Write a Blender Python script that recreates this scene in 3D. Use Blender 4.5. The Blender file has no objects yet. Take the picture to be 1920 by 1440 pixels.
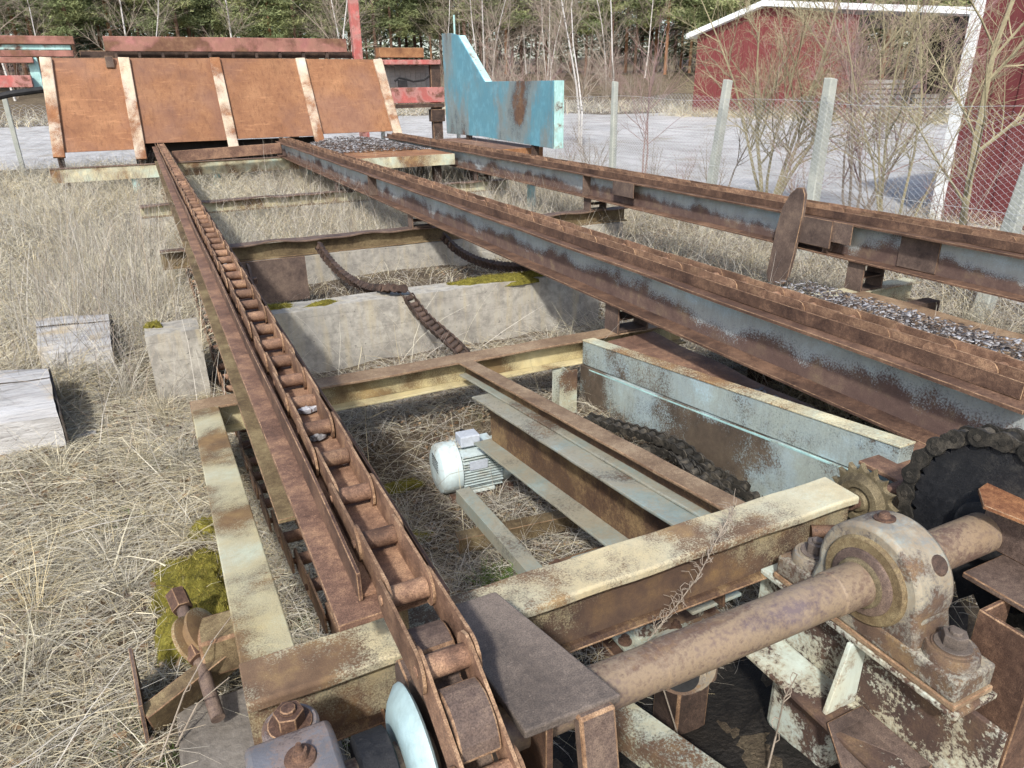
import bpy, math, random
import numpy as np
from mathutils import Vector, Matrix
random.seed(7); RNG = np.random.default_rng(11)
S = bpy.context.scene
C = S.collection

# ------------------------------------------------------------------ camera
H = 1.85                                   # camera height above the ground, metres
FPX = 1360.0                               # focal length in pixels of the 1920 px wide photograph
def _n(v): return v / np.linalg.norm(v)
def _d(px, py): return np.array([px - 960.0, py - 720.0, FPX])
_V1 = _n(_d(243, 167)); _V2 = _n(_d(3950, 112))
_up = _n(np.cross(_V2, _V1)); _up = -_up if _up[1] > 0 else _up
_X = _n(np.cross(_V1, _up)); _X = -_X if _X[0] < 0 else _X
RM = np.array([_X, _V1, _up])              # photograph direction -> world direction
def ray(px, py): return RM @ _d(px, py)
def PZ(px, py, z):                         # pixel -> point at height z
    r = ray(px, py); p = r * ((z - H) / r[2]); return Vector((p[0], p[1], z))
def PY(px, py, y):
    r = ray(px, py); p = r * (y / r[1]); return Vector((p[0], y, p[2] + H))
def PX(px, py, x):
    r = ray(px, py); p = r * (x / r[0]); return Vector((x, p[1], p[2] + H))

cam_data = bpy.data.cameras.new('camera')
cam = bpy.data.objects.new('camera', cam_data); C.objects.link(cam)
cam_data.sensor_width = 36.0; cam_data.lens = FPX / 1920 * 36.0
cam_data.clip_start = 0.02; cam_data.clip_end = 2000
m = Matrix(((RM[0, 0], -RM[0, 1], -RM[0, 2]), (RM[1, 0], -RM[1, 1], -RM[1, 2]), (RM[2, 0], -RM[2, 1], -RM[2, 2]))).to_4x4()
m.translation = (0, 0, H); cam.matrix_world = m
S.camera = cam

# ------------------------------------------------------------------ world, sun, exposure
SUN_EL = math.radians(43); SUN_AZ = math.radians(217)    # azimuth from +Y clockwise: the sun stands behind and to the left of the camera
w = bpy.data.worlds.new('World'); S.world = w; w.use_nodes = True
nt = w.node_tree; bg = nt.nodes['Background']
sky = nt.nodes.new('ShaderNodeTexSky'); sky.sky_type = 'NISHITA'; sky.sun_disc = False
sky.sun_elevation = SUN_EL; sky.sun_rotation = SUN_AZ; sky.air_density = 1.0; sky.dust_density = 2.5; sky.ozone_density = 1.0
nt.links.new(sky.outputs[0], bg.inputs[0]); bg.inputs[1].default_value = 0.15
sl = bpy.data.lights.new('sun', 'SUN'); sl.energy = 2.8; sl.angle = math.radians(3.5); sl.color = (1.0, 0.975, 0.93)
so = bpy.data.objects.new('sun', sl); C.objects.link(so)
sd = Vector((math.sin(SUN_AZ) * math.cos(SUN_EL), math.cos(SUN_AZ) * math.cos(SUN_EL), math.sin(SUN_EL)))
so.rotation_euler = sd.to_track_quat('Z', 'Y').to_euler(); so.location = (0, -5, 12)
S.render.engine = 'CYCLES'
vs = S.view_settings; vs.view_transform = 'Standard'; vs.look = 'None'; vs.gamma = 1; vs.use_curve_mapping = False
vs.exposure = 0.80

# ------------------------------------------------------------------ materials
MATS = {}
class NT:
    def __init__(s, name):
        s.m = bpy.data.materials.new(name); s.m.use_nodes = True; s.t = s.m.node_tree
        s.b = s.t.nodes['Principled BSDF']; MATS[name] = s.m
        tc = s.n('ShaderNodeTexCoord'); oi = s.n('ShaderNodeObjectInfo')
        mu = s.n('ShaderNodeVectorMath', operation='MULTIPLY_ADD')
        s.l(oi.outputs['Random'], mu.inputs[0]); mu.inputs[1].default_value = (31.7, 17.3, 23.9); s.l(tc.outputs['Object'], mu.inputs[2])
        s.co = mu.outputs[0]; s.raw = tc.outputs['Object']; s.rnd = oi.outputs['Random']
    def n(s, kind, **kw):
        nd = s.t.nodes.new(kind)
        for k, v in kw.items(): setattr(nd, k, v)
        return nd
    def l(s, a, b): s.t.links.new(a, b)
    def noise(s, scale, detail=6, rough=.6, stretch=None, co=None, dist=0):
        nd = s.n('ShaderNodeTexNoise'); nd.inputs['Scale'].default_value = scale; nd.inputs['Detail'].default_value = detail
        nd.inputs['Roughness'].default_value = rough; nd.inputs['Distortion'].default_value = dist
        c = co or s.co
        if stretch:
            mp = s.n('ShaderNodeMapping'); mp.inputs['Scale'].default_value = stretch; s.l(c, mp.inputs[0]); c = mp.outputs[0]
        s.l(c, nd.inputs['Vector']); return nd.outputs['Fac']
    def ramp(s, fac, stops):
        r = s.n('ShaderNodeValToRGB'); e = r.color_ramp.elements
        while len(e) < len(stops): e.new(.5)
        for el, (p, c) in zip(e, stops):
            el.position = p; el.color = (c, c, c, 1) if isinstance(c, (int, float)) else tuple(c) + (1,)
        s.l(fac, r.inputs[0]); return r.outputs[0]
    def mix(s, fac, a, b, mode='MIX'):
        x = s.n('ShaderNodeMix', data_type='RGBA', blend_type=mode)
        for v, i in ((fac, 0), (a, 6), (b, 7)):
            if isinstance(v, (int, float)): x.inputs[i].default_value = v
            elif isinstance(v, (tuple, list)): x.inputs[i].default_value = tuple(v) + (1,)
            else: s.l(v, x.inputs[i])
        return x.outputs[2]
    def math(s, op, a, b=None):
        x = s.n('ShaderNodeMath', operation=op)
        for v, i in ((a, 0), (b, 1)):
            if v is None: continue
            if isinstance(v, (int, float)): x.inputs[i].default_value = v
            else: s.l(v, x.inputs[i])
        return x.outputs[0]
    def stretch(s, v, k):                    # more contrast round the middle of a noise
        x = s.n('ShaderNodeMath', operation='MULTIPLY_ADD'); s.l(v, x.inputs[0]); x.inputs[1].default_value = k; x.inputs[2].default_value = .5 - .5 * k; return x.outputs[0]
    def bump(s, h, strength=.3, dist=.003, prev=None):
        x = s.n('ShaderNodeBump'); x.inputs['Strength'].default_value = strength; x.inputs['Distance'].default_value = dist
        s.l(h, x.inputs['Height'])
        if prev: s.l(prev, x.inputs['Normal'])
        return x.outputs[0]
    def done(s, col, rough=.8, normal=None, metal=0, spec=.3):
        i = s.b.inputs
        if isinstance(col, (tuple, list)): i['Base Color'].default_value = tuple(col) + (1,)
        else: s.l(col, i['Base Color'])
        if isinstance(rough, (int, float)): i['Roughness'].default_value = rough
        else: s.l(rough, i['Roughness'])
        if normal: s.l(normal, i['Normal'])
        i['Metallic'].default_value = metal; i['Specular IOR Level'].default_value = spec
        return s.m

def rust(name, dark, mid, light, bias=.5, scale=5, streak=None, var=.12):
    dark, mid, light = [(c_[0], c_[1] * .985, c_[2] * .86) for c_ in (dark, mid, light)]
    t = NT(name)
    a = t.noise(scale, 8, .68, streak); b = t.noise(60, 6, .7); c = t.noise(330, 3, .6); big = t.noise(1.3, 4, .6)
    f = t.math('ADD', t.math('ADD', t.math('MULTIPLY', a, .55), t.math('MULTIPLY', b, .30)), t.math('MULTIPLY', big, .15))
    f = t.stretch(f, 1.75)
    col = t.ramp(f, [(bias - .19, dark), (bias, mid), (bias + .17, light)])
    col = t.mix(t.ramp(c, [(.36, .55), (.58, 0)]), col, tuple(x * .45 for x in dark))
    col = t.mix(t.ramp(t.noise(130, 5, .75), [(.60, 0), (.72, .6)]), col, tuple(min(1, x * 1.45) for x in light))
    col = t.mix(t.ramp(t.noise(2.2, 6, .7, dist=.5), [(.56, 0), (.70, .55)]), col, tuple(x * .62 for x in mid))
    if name == 'rust_panel':                # run-off streaks and scrape marks on the sheets
        col = t.mix(t.ramp(t.noise(7, 6, .7, (3, 3, .3)), [(.50, 0), (.66, .55)]), col, tuple(x * .6 for x in dark)); col = t.mix(t.ramp(t.noise(5, 7, .75, (.5, 3, 3)), [(.56, 0), (.66, .5)]), col, tuple(x * 1.2 for x in light))
        col = t.mix(t.ramp(t.noise(.9, 4, .6), [(.46, 0), (.64, .35)]), col, (.17, .10, .085))
    sc = t.n('ShaderNodeMapRange'); t.l(t.rnd, sc.inputs[0]); sc.inputs[3].default_value = 1 - var; sc.inputs[4].default_value = 1 + var
    vm = t.n('ShaderNodeVectorMath', operation='SCALE'); t.l(col, vm.inputs[0]); t.l(sc.outputs[0], vm.inputs['Scale'])
    nb = t.bump(t.math('ADD', b, t.math('MULTIPLY', c, .6)), .5, .0022)
    return t.done(vm.outputs[0], t.ramp(b, [(.3, .55), (.7, .92)]), nb, 0, .28)

def painted(name, p1, p2, rd, rm, rl, cover=.5, scale=4, soft=.05, speck=.35, drip=None, grad=None, fine=120, pd=.62):
    t = NT(name)
    a = t.noise(scale, 6, .58, drip, dist=.3); b = t.noise(fine, 6, .7); c = t.noise(fine * 2.9, 4, .65)
    rust_c = t.ramp(t.noise(9, 8, .7), [(.3, rd), (.5, rm), (.7, rl)])
    rust_c = t.mix(t.ramp(t.noise(1.9, 5, .6), [(.42, .5), (.62, 0)]), rust_c, rd)
    rust_c = t.mix(t.ramp(c, [(.35, .45), (.6, 0)]), rust_c, tuple(x * .5 for x in rd))
    paint = t.mix(t.ramp(t.noise(2.6, 5, .6), [(.36, 0), (.64, 1)]), p1, p2)
    paint = t.mix(t.ramp(t.noise(16, 6, .7, (2.5, 2.5, .5)), [(.36, .45), (.58, 0)]), paint, tuple(x * pd for x in p2))
    paint = t.mix(t.ramp(t.noise(5.5, 6, .65), [(.52, 0), (.62, .6)]), paint, tuple(min(.8, x * 1.28 + .02) for x in p1))
    a = t.stretch(a, 2.1); b2 = b; b = t.stretch(b, 1.7)
    k = t.math('ADD', t.math('ADD', t.math('MULTIPLY', a, 1 - speck), t.math('MULTIPLY', b, speck * .7)), t.math('MULTIPLY', c, speck * .3))
    for gr in ([grad] if isinstance(grad, tuple) else grad or []):      # wear that follows the part: more paint toward one end of an axis
        sp = t.n('ShaderNodeSeparateXYZ'); t.l(t.raw, sp.inputs[0]); mr = t.n('ShaderNodeMapRange'); t.l(sp.outputs[gr[0]], mr.inputs[0])
        mr.inputs[1].default_value, mr.inputs[2].default_value, mr.inputs[3].default_value, mr.inputs[4].default_value = gr[1:5]
        k = t.math('ADD', k, mr.outputs[0])
    msk = t.ramp(k, [(1 - cover - soft, 0), (1 - cover + soft, 1)])
    edge = t.ramp(k, [(1 - cover - .02, 0), (1 - cover + soft * 1.2, 1), (1 - cover + soft * 3.4, 0)])   # rust bleeding round the paint's edge
    col = t.mix(msk, rust_c, paint); col = t.mix(t.math('MULTIPLY', edge, .5), col, rl)
    nb = t.bump(t.math('ADD', msk, t.math('MULTIPLY', b, .9)), .45, .0018)
    return t.done(col, t.ramp(msk, [(0, .88), (1, .5)]), nb, 0, .35)

RD, RMD, RL = (.065, .036, .030), (.17, .092, .066), (.31, .17, .105)
rust('rust', (.042, .024, .021), (.108, .063, .049), (.215, .128, .093), .5)
rust('rust_purple', (.055, .039, .037), (.118, .084, .077), (.19, .138, .118), .5, 6)
rust('rust_orange', (.15, .065, .038), (.30, .145, .075), (.44, .24, .125), .5, 3)
rust('rust_flange', (.075, .042, .034), (.175, .102, .080), (.33, .20, .14), .5, 5)
rust('rust_tan', (.12, .075, .052), (.24, .165, .115), (.38, .285, .205), .5, 4)
rust('rust_chain', (.085, .048, .036), (.20, .117, .086), (.36, .225, .155), .5, 9, None, .3)
rust('rust_panel', (.185, .082, .047), (.265, .125, .068), (.34, .175, .098), .5, 1.6)
rust('rust_dark', (.03, .022, .020), (.07, .046, .040), (.13, .085, .07), .5, 7)
rust('rust_olive', (.07, .048, .030), (.165, .122, .075), (.28, .225, .14), .5, 5)
rust('rust_web', (.045, .025, .023), (.115, .069, .046), (.27, .185, .105), .5, 4, (2, 1, 1))
rust('olive_gold', (.065, .052, .035), (.15, .122, .08), (.25, .21, .145), .5, 7)
rust('edge_rust', (.10, .056, .040), (.215, .13, .085), (.40, .265, .18), .47, 14)
rust('greasy_chain', (.012, .012, .012), (.034, .031, .029), (.10, .088, .078), .5, 12)
rust('black_steel', (.008, .009, .013), (.02, .021, .027), (.05, .048, .05), .55, 8)
painted('paint_web', (.40, .50, .54), (.46, .55, .56), (.085, .052, .044), (.155, .10, .078), (.26, .19, .115), .53, 2.4, .09, .5, None, (2, .05, .19, -.24, .10))
painted('paint_frame', (.40, .52, .49), (.40, .43, .30), (.07, .042, .03), (.17, .105, .06), (.34, .22, .10), .50, 3.0, .07, .45)
painted('paint_grey_mint', (.20, .26, .25), (.25, .28, .24), (.07, .045, .032), (.19, .13, .08), (.32, .23, .13), .575, 2.4, .08, .45, None, None, 90)
painted('paint_beam', (.54, .50, .33), (.52, .57, .46), (.09, .055, .036), (.22, .14, .08), (.40, .27, .12), .492, 3.6, .09, .5, None, (0, .15, .62, 0, .085), 210)
painted('paint_beam_web', (.40, .34, .19), (.38, .38, .27), (.06, .038, .030), (.145, .088, .052), (.30, .185, .075), .43, 2.6, .08, .42, None, [(2, .50, .66, -.07, .05)], 200)
painted('paint_cream', (.60, .56, .36), (.46, .58, .50), (.10, .055, .035), (.25, .145, .07), (.42, .27, .11), .51, 2.6, .06, .6)
painted('paint_wall', (.34, .48, .53), (.42, .53, .50), (.06, .045, .032), (.135, .10, .068), (.22, .175, .11), .47, 2.0, .085, .5, None, (2, -.1, .55, -.10, .06), 130)
painted('paint_olive', (.43, .41, .25), (.45, .51, .41), (.11, .07, .04), (.25, .155, .07), (.40, .27, .11), .52, 2.6, .085, .42, None, None, 230)
painted('paint_yellow', (.52, .47, .26), (.55, .53, .36), (.10, .065, .035), (.26, .175, .08), (.42, .30, .13), .54, 2.2, .085, .45, None, None, 220)
painted('paint_white', (.34, .365, .315), (.155, .16, .155), (.07, .045, .034), (.155, .10, .066), (.32, .215, .10), .52, 5, .07, .38, None, None, 110)
rust('rust_plate', (.075, .062, .060), (.130, .106, .100), (.19, .155, .145), .5, 5)
rust('rust_shaft', (.085, .060, .054), (.155, .112, .102), (.22, .165, .145), .5, 4, (.4, 1, 1))
painted('paint_stand', (.46, .54, .50), (.50, .50, .38), (.05, .033, .028), (.115, .070, .050), (.25, .16, .085), .487, 4, .03, .45, None, None, 70)
painted('paint_mint', (.38, .60, .56), (.32, .52, .50), RD, RMD, RL, .68, 4, .03, .4)
painted('paint_aqua', (.085, .235, .30), (.11, .265, .32), RD, (.17, .095, .05), (.26, .16, .085), .64, 1.0, .06, .3, (1, 1, .5), None, 60)
painted('paint_red', (.42, .105, .09), (.36, .12, .10), (.10, .045, .035), (.20, .095, .06), (.42, .30, .26), .62, 3, .05, .4)
painted('paint_redrust', (.33, .125, .115), (.25, .11, .095), (.12, .055, .036), (.20, .105, .06), (.30, .17, .10), .50, 1.6, .09, .35)
painted('rib_paint', (.58, .52, .38), (.58, .56, .48), (.16, .07, .036), (.32, .14, .06), (.42, .23, .115), .505, 1.6, .09, .45, None, (2, .35, 1.7, -.03, .035))
painted('cast_grey', (.14, .14, .15), (.18, .175, .18), (.08, .05, .04), (.17, .11, .08), (.27, .17, .11), .62, 8, .06, .45)
painted('paint_hub', (.28, .385, .40), (.33, .42, .40), (.06, .05, .04), (.13, .1, .08), (.3, .25, .2), .72, 9, .03, .5)
painted('shaft_steel', (.098, .072, .071), (.118, .080, .073), (.11, .068, .050), (.17, .108, .066), (.36, .27, .15), .60, 6, .08, .45, (.35, 1, 1), None, 70, .8)
def simple(name, c1, c2, scale, rough=.8, bump=.2, bd=.004, fine=60, spec=.3, stretch=None, metal=0):
    t = NT(name)
    a = t.noise(scale, 6, .65, stretch); b = t.noise(fine, 4, .65, stretch)
    col = t.mix(t.ramp(a, [(.32, 0), (.68, 1)]), c1, c2)
    col = t.mix(t.ramp(b, [(.35, .4), (.6, 0)]), col, tuple(x * .6 for x in c1))
    return t.done(col, rough, t.bump(b, bump, bd) if bump else None, metal, spec)
painted('motor_white', (.44, .53, .54), (.50, .56, .53), (.10, .08, .06), (.22, .19, .14), (.34, .30, .22), .74, 7, .06, .35, None, None, 60)
simple('plastic_grey', (.40, .44, .50), (.48, .52, .57), 9, .5, .1, .001)
simple('dry_leaf', (.34, .30, .24), (.48, .44, .36), 30, .9)
simple('rotten_end', (.035, .03, .026), (.09, .075, .06), 14, .95, .6, .01, 40)
simple('oil_soil', (.010, .009, .008), (.030, .025, .02), 6, .8, .9, .02, 40)  # near-black colour standing in for the shade on the pit floor
simple('dirty_concrete', (.11, .095, .078), (.19, .17, .145), 5, .95, .6, .008, 50)
simple('rubber', (.012, .012, .013), (.03, .03, .03), 10, .7)
simple('wire_steel', (.42, .44, .45), (.55, .57, .58), 20, .5, 0)
simple('post_concrete', (.30, .32, .29), (.42, .43, .38), 4, .9, .4)
simple('white_paint', (.72, .76, .78), (.80, .82, .82), 2, .55, .05)
simple('red_board', (.145, .036, .036), (.18, .048, .046), 2.5, .8, .25, .004, 14, .25, (6, 6, .6))
simple('red_board_dull', (.125, .034, .036), (.155, .044, .044), 2.5, .85, .25, .004, 14, .2, (6, 6, .6))
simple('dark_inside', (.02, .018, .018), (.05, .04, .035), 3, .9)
simple('grey_lumber', (.30, .29, .28), (.42, .40, .37), 3, .9, .3, .004, 30, .2, (1, 1, 6))
simple('bark_chips', (.05, .045, .042), (.36, .35, .35), 30, .95, .5, .006, 90)
simple('pale_chip', (.34, .35, .38), (.52, .52, .54), 30, .9)
simple('pine_bark', (.10, .065, .045), (.21, .125, .085), 2.2, .95, .5, .02, 9, .2, (1, 1, .4))
simple('pine_bark_orange', (.24, .12, .06), (.33, .18, .10), 2.2, .95, .5, .02, 9, .2, (1, 1, .4))
simple('twig_bark', (.22, .18, .14), (.34, .29, .23), 12, .9, .3)
simple('willow_bark', (.23, .20, .12), (.34, .30, .19), 9, .85, .3)
simple('red_twig', (.24, .155, .14), (.33, .235, .21), 9, .85, .2)
t_ = NT('gravel'); a_ = t_.noise(.18, 6, .65, co=t_.raw); b_ = t_.noise(1.6, 6, .7, (1, .35, 1), co=t_.raw); c_ = t_.noise(24, 5, .75, co=t_.raw)
cl_ = t_.ramp(a_, [(.36, (.38, .37, .355)), (.5, (.46, .45, .435)), (.64, (.52, .51, .495))])
cl_ = t_.mix(t_.ramp(b_, [(.40, .55), (.56, 0)]), cl_, (.22, .205, .185)); cl_ = t_.mix(t_.ramp(c_, [(.34, .5), (.52, 0)]), cl_, (.16, .15, .14)); cl_ = t_.mix(t_.ramp(t_.noise(.45, 5, .7, co=t_.raw), [(.58, 0), (.68, .6)]), cl_, (.24, .205, .14))
t_.done(cl_, .95, t_.bump(c_, .8, .03), 0, .2)
simple('bank_soil', (.20, .165, .12), (.30, .25, .19), .25, .95, .6, .05, 3)
def wood():
    t = NT('weathered_wood')
    a = t.noise(3.2, 8, .7, (.5, 3.2, 3.2), dist=.6); b = t.noise(9, 8, .75, (.3, 4, 4), dist=.8); p = t.noise(2.4, 4, .6)
    col = t.ramp(a, [(.30, (.21, .195, .175)), (.5, (.39, .38, .365)), (.7, (.52, .515, .505))])
    col = t.mix(t.ramp(b, [(.30, .8), (.44, 0)]), col, (.12, .11, .10))
    col = t.mix(t.ramp(p, [(.54, 0), (.66, .65)]), col, (.48, .36, .18))
    return t.done(col, .9, t.bump(t.math('ADD', a, b), .9, .012), 0, .2)
wood()
def concrete():
    t = NT('concrete')
    a = t.noise(2.0, 8, .65); b = t.noise(14, 7, .7); c = t.noise(120, 4, .7); st = t.noise(5, 5, .6, (3, 3, .35))
    col = t.ramp(a, [(.3, (.21, .20, .18)), (.5, (.335, .315, .27)), (.7, (.43, .405, .345))])
    col = t.mix(t.ramp(b, [(.38, .55), (.56, 0)]), col, (.14, .13, .115))
    col = t.mix(t.ramp(st, [(.52, 0), (.68, .5)]), col, (.40, .34, .22))
    col = t.mix(t.ramp(c, [(.6, 0), (.72, .5)]), col, (.55, .53, .48))
    sp = t.n('ShaderNodeSeparateXYZ'); t.l(t.raw, sp.inputs[0])
    fr_ = t.math('FRACT', t.math('MULTIPLY', t.math('ADD', sp.outputs[2], t.math('MULTIPLY', a, .02)), 7.5)); ln = t.ramp(fr_, [(.0, 0), (.05, 1), (.95, 1), (1, 0)])   # shuttering board marks
    col = t.mix(t.ramp(ln, [(0, .2), (.6, 0)]), col, (.12, .11, .095))
    pit = t.noise(34, 3, .6); col = t.mix(t.ramp(pit, [(.66, 0), (.72, .7)]), col, (.07, .065, .06))
    n1 = t.bump(c, .45, .004); n2 = t.bump(ln, .2, .004, n1)
    return t.done(col, .93, t.bump(b, .45, .010, n2), 0, .2)
concrete()
def ground_mat():
    t = NT('ground_litter')
    a = t.noise(.9, 6, .65, co=t.raw); b = t.noise(9, 8, .75, co=t.raw, dist=.6); c = t.noise(60, 5, .7, co=t.raw, dist=1)
    col = t.ramp(b, [(.3, (.055, .042, .03)), (.48, (.15, .118, .08)), (.68, (.31, .255, .165))])
    col = t.mix(t.ramp(a, [(.42, .6), (.62, 0)]), col, (.10, .075, .055))
    col = t.mix(t.ramp(c, [(.36, .6), (.55, 0)]), col, (.05, .04, .03))
    col = t.mix(t.ramp(t.noise(1.7, 4, .6, co=t.raw), [(.62, 0), (.72, .45)]), col, (.14, .16, .045))
    return t.done(col, .97, t.bump(t.math('ADD', b, c), .9, .03), 0, .15)
ground_mat()
def moss_mat():
    t = NT('moss')
    b = t.noise(26, 6, .7); c = t.noise(130, 4, .7)
    col = t.ramp(b, [(.3, (.06, .052, .014)), (.5, (.165, .145, .026)), (.72, (.27, .24, .05))])
    col = t.mix(t.ramp(c, [(.4, .5), (.58, 0)]), col, (.05, .045, .015))
    return t.done(col, .95, t.bump(c, .9, .008), 0, .1)
moss_mat()
def attr_mat(name, rough=.85, spec=.2, transl=.25):
    t = NT(name); at = t.n('ShaderNodeAttribute', attribute_name='tint')
    t.done(at.outputs['Color'], rough, None, 0, spec)
    if transl:
        tr = t.n('ShaderNodeBsdfTranslucent'); t.l(at.outputs['Color'], tr.inputs[0])
        mx = t.n('ShaderNodeMixShader'); mx.inputs[0].default_value = transl
        out = t.t.nodes['Material Output']
        t.l(t.b.outputs[0], mx.inputs[1]); t.l(tr.outputs[0], mx.inputs[2]); t.l(mx.outputs[0], out.inputs[0])
    return t.m
attr_mat('straw'); attr_mat('needles', .75, .25, .2)
def birch():
    t = NT('birch_bark')
    a = t.noise(5, 5, .7, (1, 1, 3.5)); b = t.noise(2, 4, .6)
    col = t.mix(t.ramp(a, [(.56, 0), (.64, 1)]), (.52, .50, .47), (.07, .065, .06))
    col = t.mix(t.ramp(b, [(.45, 0), (.65, .4)]), col, (.36, .32, .27))
    return t.done(col, .85, None, 0, .2)
birch()

# ------------------------------------------------------------------ mesh builder
class MB:
    def __init__(s): s.v = []; s.f = []
    def add(s, vs, fs):
        o = len(s.v); s.v += [tuple(x) for x in vs]; s.f += [tuple(i + o for i in f) for f in fs]; return s
    def box(s, a, b):
        x0, y0, z0 = a; x1, y1, z1 = b
        return s.add([(x0, y0, z0), (x1, y0, z0), (x1, y1, z0), (x0, y1, z0), (x0, y0, z1), (x1, y0, z1), (x1, y1, z1), (x0, y1, z1)],
                     [(0, 3, 2, 1), (4, 5, 6, 7), (0, 1, 5, 4), (1, 2, 6, 5), (2, 3, 7, 6), (3, 0, 4, 7)])
    def hexa(s, bottom, top):
        return s.add(list(bottom) + list(top), [(3, 2, 1, 0), (4, 5, 6, 7), (0, 1, 5, 4), (1, 2, 6, 5), (2, 3, 7, 6), (3, 0, 4, 7)])
    def prism(s, prof, p0, p1, up=(0, 0, 1), nseg=1, fn=None):
        p0 = Vector(p0); p1 = Vector(p1); t = (p1 - p0).normalized(); sd = t.cross(Vector(up)).normalized(); u = sd.cross(t)
        k = len(prof); vs = []; fs = []
        for i in range(nseg + 1):
            c = p0.lerp(p1, i / nseg)
            for j, (a, b) in enumerate(prof):
                q = c + sd * a + u * b
                if fn: q = Vector(fn(q, a, b, i / nseg))
                vs.append(q)
        for i in range(nseg):
            for j in range(k):
                a = i * k + j; b = i * k + (j + 1) % k
                fs.append((a, b, b + k, a + k))
        fs.append(tuple(range(k))[::-1]); fs.append(tuple(nseg * k + j for j in range(k)))
        return s.add(vs, fs)
    def cyl(s, p0, p1, r0, r1=None, n=16, caps=True):
        r1 = r0 if r1 is None else r1
        p0 = Vector(p0); p1 = Vector(p1); t = (p1 - p0).normalized()
        a = t.orthogonal().normalized(); b = t.cross(a); vs = []
        for p, r in ((p0, r0), (p1, r1)):
            for i in range(n):
                an = 2 * math.pi * i / n; vs.append(p + (a * math.cos(an) + b * math.sin(an)) * r)
        fs = [(i, (i + 1) % n, n + (i + 1) % n, n + i) for i in range(n)]
        if caps: fs += [tuple(range(n))[::-1], tuple(range(n, 2 * n))]
        return s.add(vs, fs)
    def lathe(s, prof, p0, axis, n=32):        # prof: (distance along axis, radius)
        p0 = Vector(p0); t = Vector(axis).normalized(); a = t.orthogonal().normalized(); b = t.cross(a); vs = []; fs = []
        for d, r in prof:
            for i in range(n):
                an = 2 * math.pi * i / n; vs.append(p0 + t * d + (a * math.cos(an) + b * math.sin(an)) * r)
        for k in range(len(prof) - 1):
            for i in range(n):
                j = (i + 1) % n; fs.append((k * n + i, k * n + j, (k + 1) * n + j, (k + 1) * n + i))
        fs += [tuple(range(n))[::-1], tuple((len(prof) - 1) * n + i for i in range(n))]
        return s.add(vs, fs)
    def tube(s, pts, rad, n=6, caps=True):
        pts = [Vector(p) for p in pts]; k = len(pts); vs = []; fs = []
        rads = rad if isinstance(rad, (list, tuple)) else [rad] * k
        prev = None
        for i, p in enumerate(pts):
            t = (pts[min(i + 1, k - 1)] - pts[max(i - 1, 0)]).normalized()
            a = t.orthogonal().normalized() if prev is None else (prev - t * prev.dot(t)).normalized()
            prev = a; b = t.cross(a)
            for j in range(n):
                an = 2 * math.pi * j / n; vs.append(p + (a * math.cos(an) + b * math.sin(an)) * rads[i])
        for i in range(k - 1):
            for j in range(n):
                q = (j + 1) % n; fs.append((i * n + j, i * n + q, (i + 1) * n + q, (i + 1) * n + j))
        if caps: fs += [tuple(range(n))[::-1], tuple((k - 1) * n + j for j in range(n))]
        return s.add(vs, fs)
    def poly(s, pts, off):                     # polygon extruded by a vector
        k = len(pts); off = Vector(off); vs = [Vector(p) for p in pts] + [Vector(p) + off for p in pts]
        return s.add(vs, [tuple(range(k))[::-1], tuple(range(k, 2 * k))] + [(i, (i + 1) % k, k + (i + 1) % k, k + i) for i in range(k)])
    def ngon_bolt(s, c, axis, r=.018, h=.016, washer=True):
        c = Vector(c); ax = Vector(axis).normalized()
        if washer: s.cyl(c, c + ax * .004, r * 1.45, None, 16); c = c + ax * .004
        s.cyl(c, c + ax * h, r, None, 6); s.cyl(c + ax * h, c + ax * (h + .008), r * .55, r * .5, 10)
        return s
    def mesh(s, name, mat, base=(0, 0, 0)):
        me = bpy.data.meshes.new(name); b = base
        me.from_pydata([(v[0] - b[0], v[1] - b[1], v[2] - b[2]) for v in s.v], [], s.f)
        bm_fix(me); me.materials.append(MATS[mat]); return me
def bm_fix(me):
    import bmesh
    bm = bmesh.new(); bm.from_mesh(me); bmesh.ops.recalc_face_normals(bm, faces=bm.faces); bm.to_mesh(me); bm.free()

BASE = {}
def link(o, parent=None):
    C.objects.link(o)
    if parent: o.parent = parent
    return o
def thing(name, label, cat, loc=(0, 0, 0), group=None):
    o = bpy.data.objects.new(name, None); C.objects.link(o); o.location = loc; o.empty_display_size = .1
    o['label'] = label; o['category'] = cat
    if group: o['group'] = group
    BASE[o.name] = tuple(loc); return o
def part(name, mb, mat, parent, bevel=0, smooth=False, label=None):
    b = BASE[parent.name]; me = mb.mesh(name, mat, b); o = bpy.data.objects.new(name, me); link(o, parent); BASE[o.name] = b
    finish(o, bevel, smooth)
    if label: o['label'] = label
    return o
def solo(name, mb, mat, label, cat, loc=(0, 0, 0), group=None, bevel=0, smooth=False):
    me = mb.mesh(name, mat, loc); o = bpy.data.objects.new(name, me); C.objects.link(o); o.location = loc; BASE[o.name] = tuple(loc)
    o['label'] = label; o['category'] = cat
    if group: o['group'] = group
    finish(o, bevel, smooth); return o
def struct(name, mb, mat):
    me = mb.mesh(name, mat); o = bpy.data.objects.new(name, me); C.objects.link(o); o['kind'] = 'structure'; BASE[o.name] = (0, 0, 0); return o
def finish(o, bevel, smooth):
    if bevel:
        md = o.modifiers.new('bevel', 'BEVEL'); md.width = bevel; md.segments = 2; md.limit_method = 'ANGLE'; md.angle_limit = math.radians(40)
        if o.data.materials[0].name.split('_')[0] in ('rust',) and o.data.materials[0].name not in ('rust_panel', 'rust_plate'):
            o.data.materials.append(MATS['edge_rust']); md.material = 1      # worn, paint-free edges
    if smooth:
        for p in o.data.polygons: p.use_smooth = True
        try: o.data.set_sharp_from_angle(angle=math.radians(38))
        except Exception: pass
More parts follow.
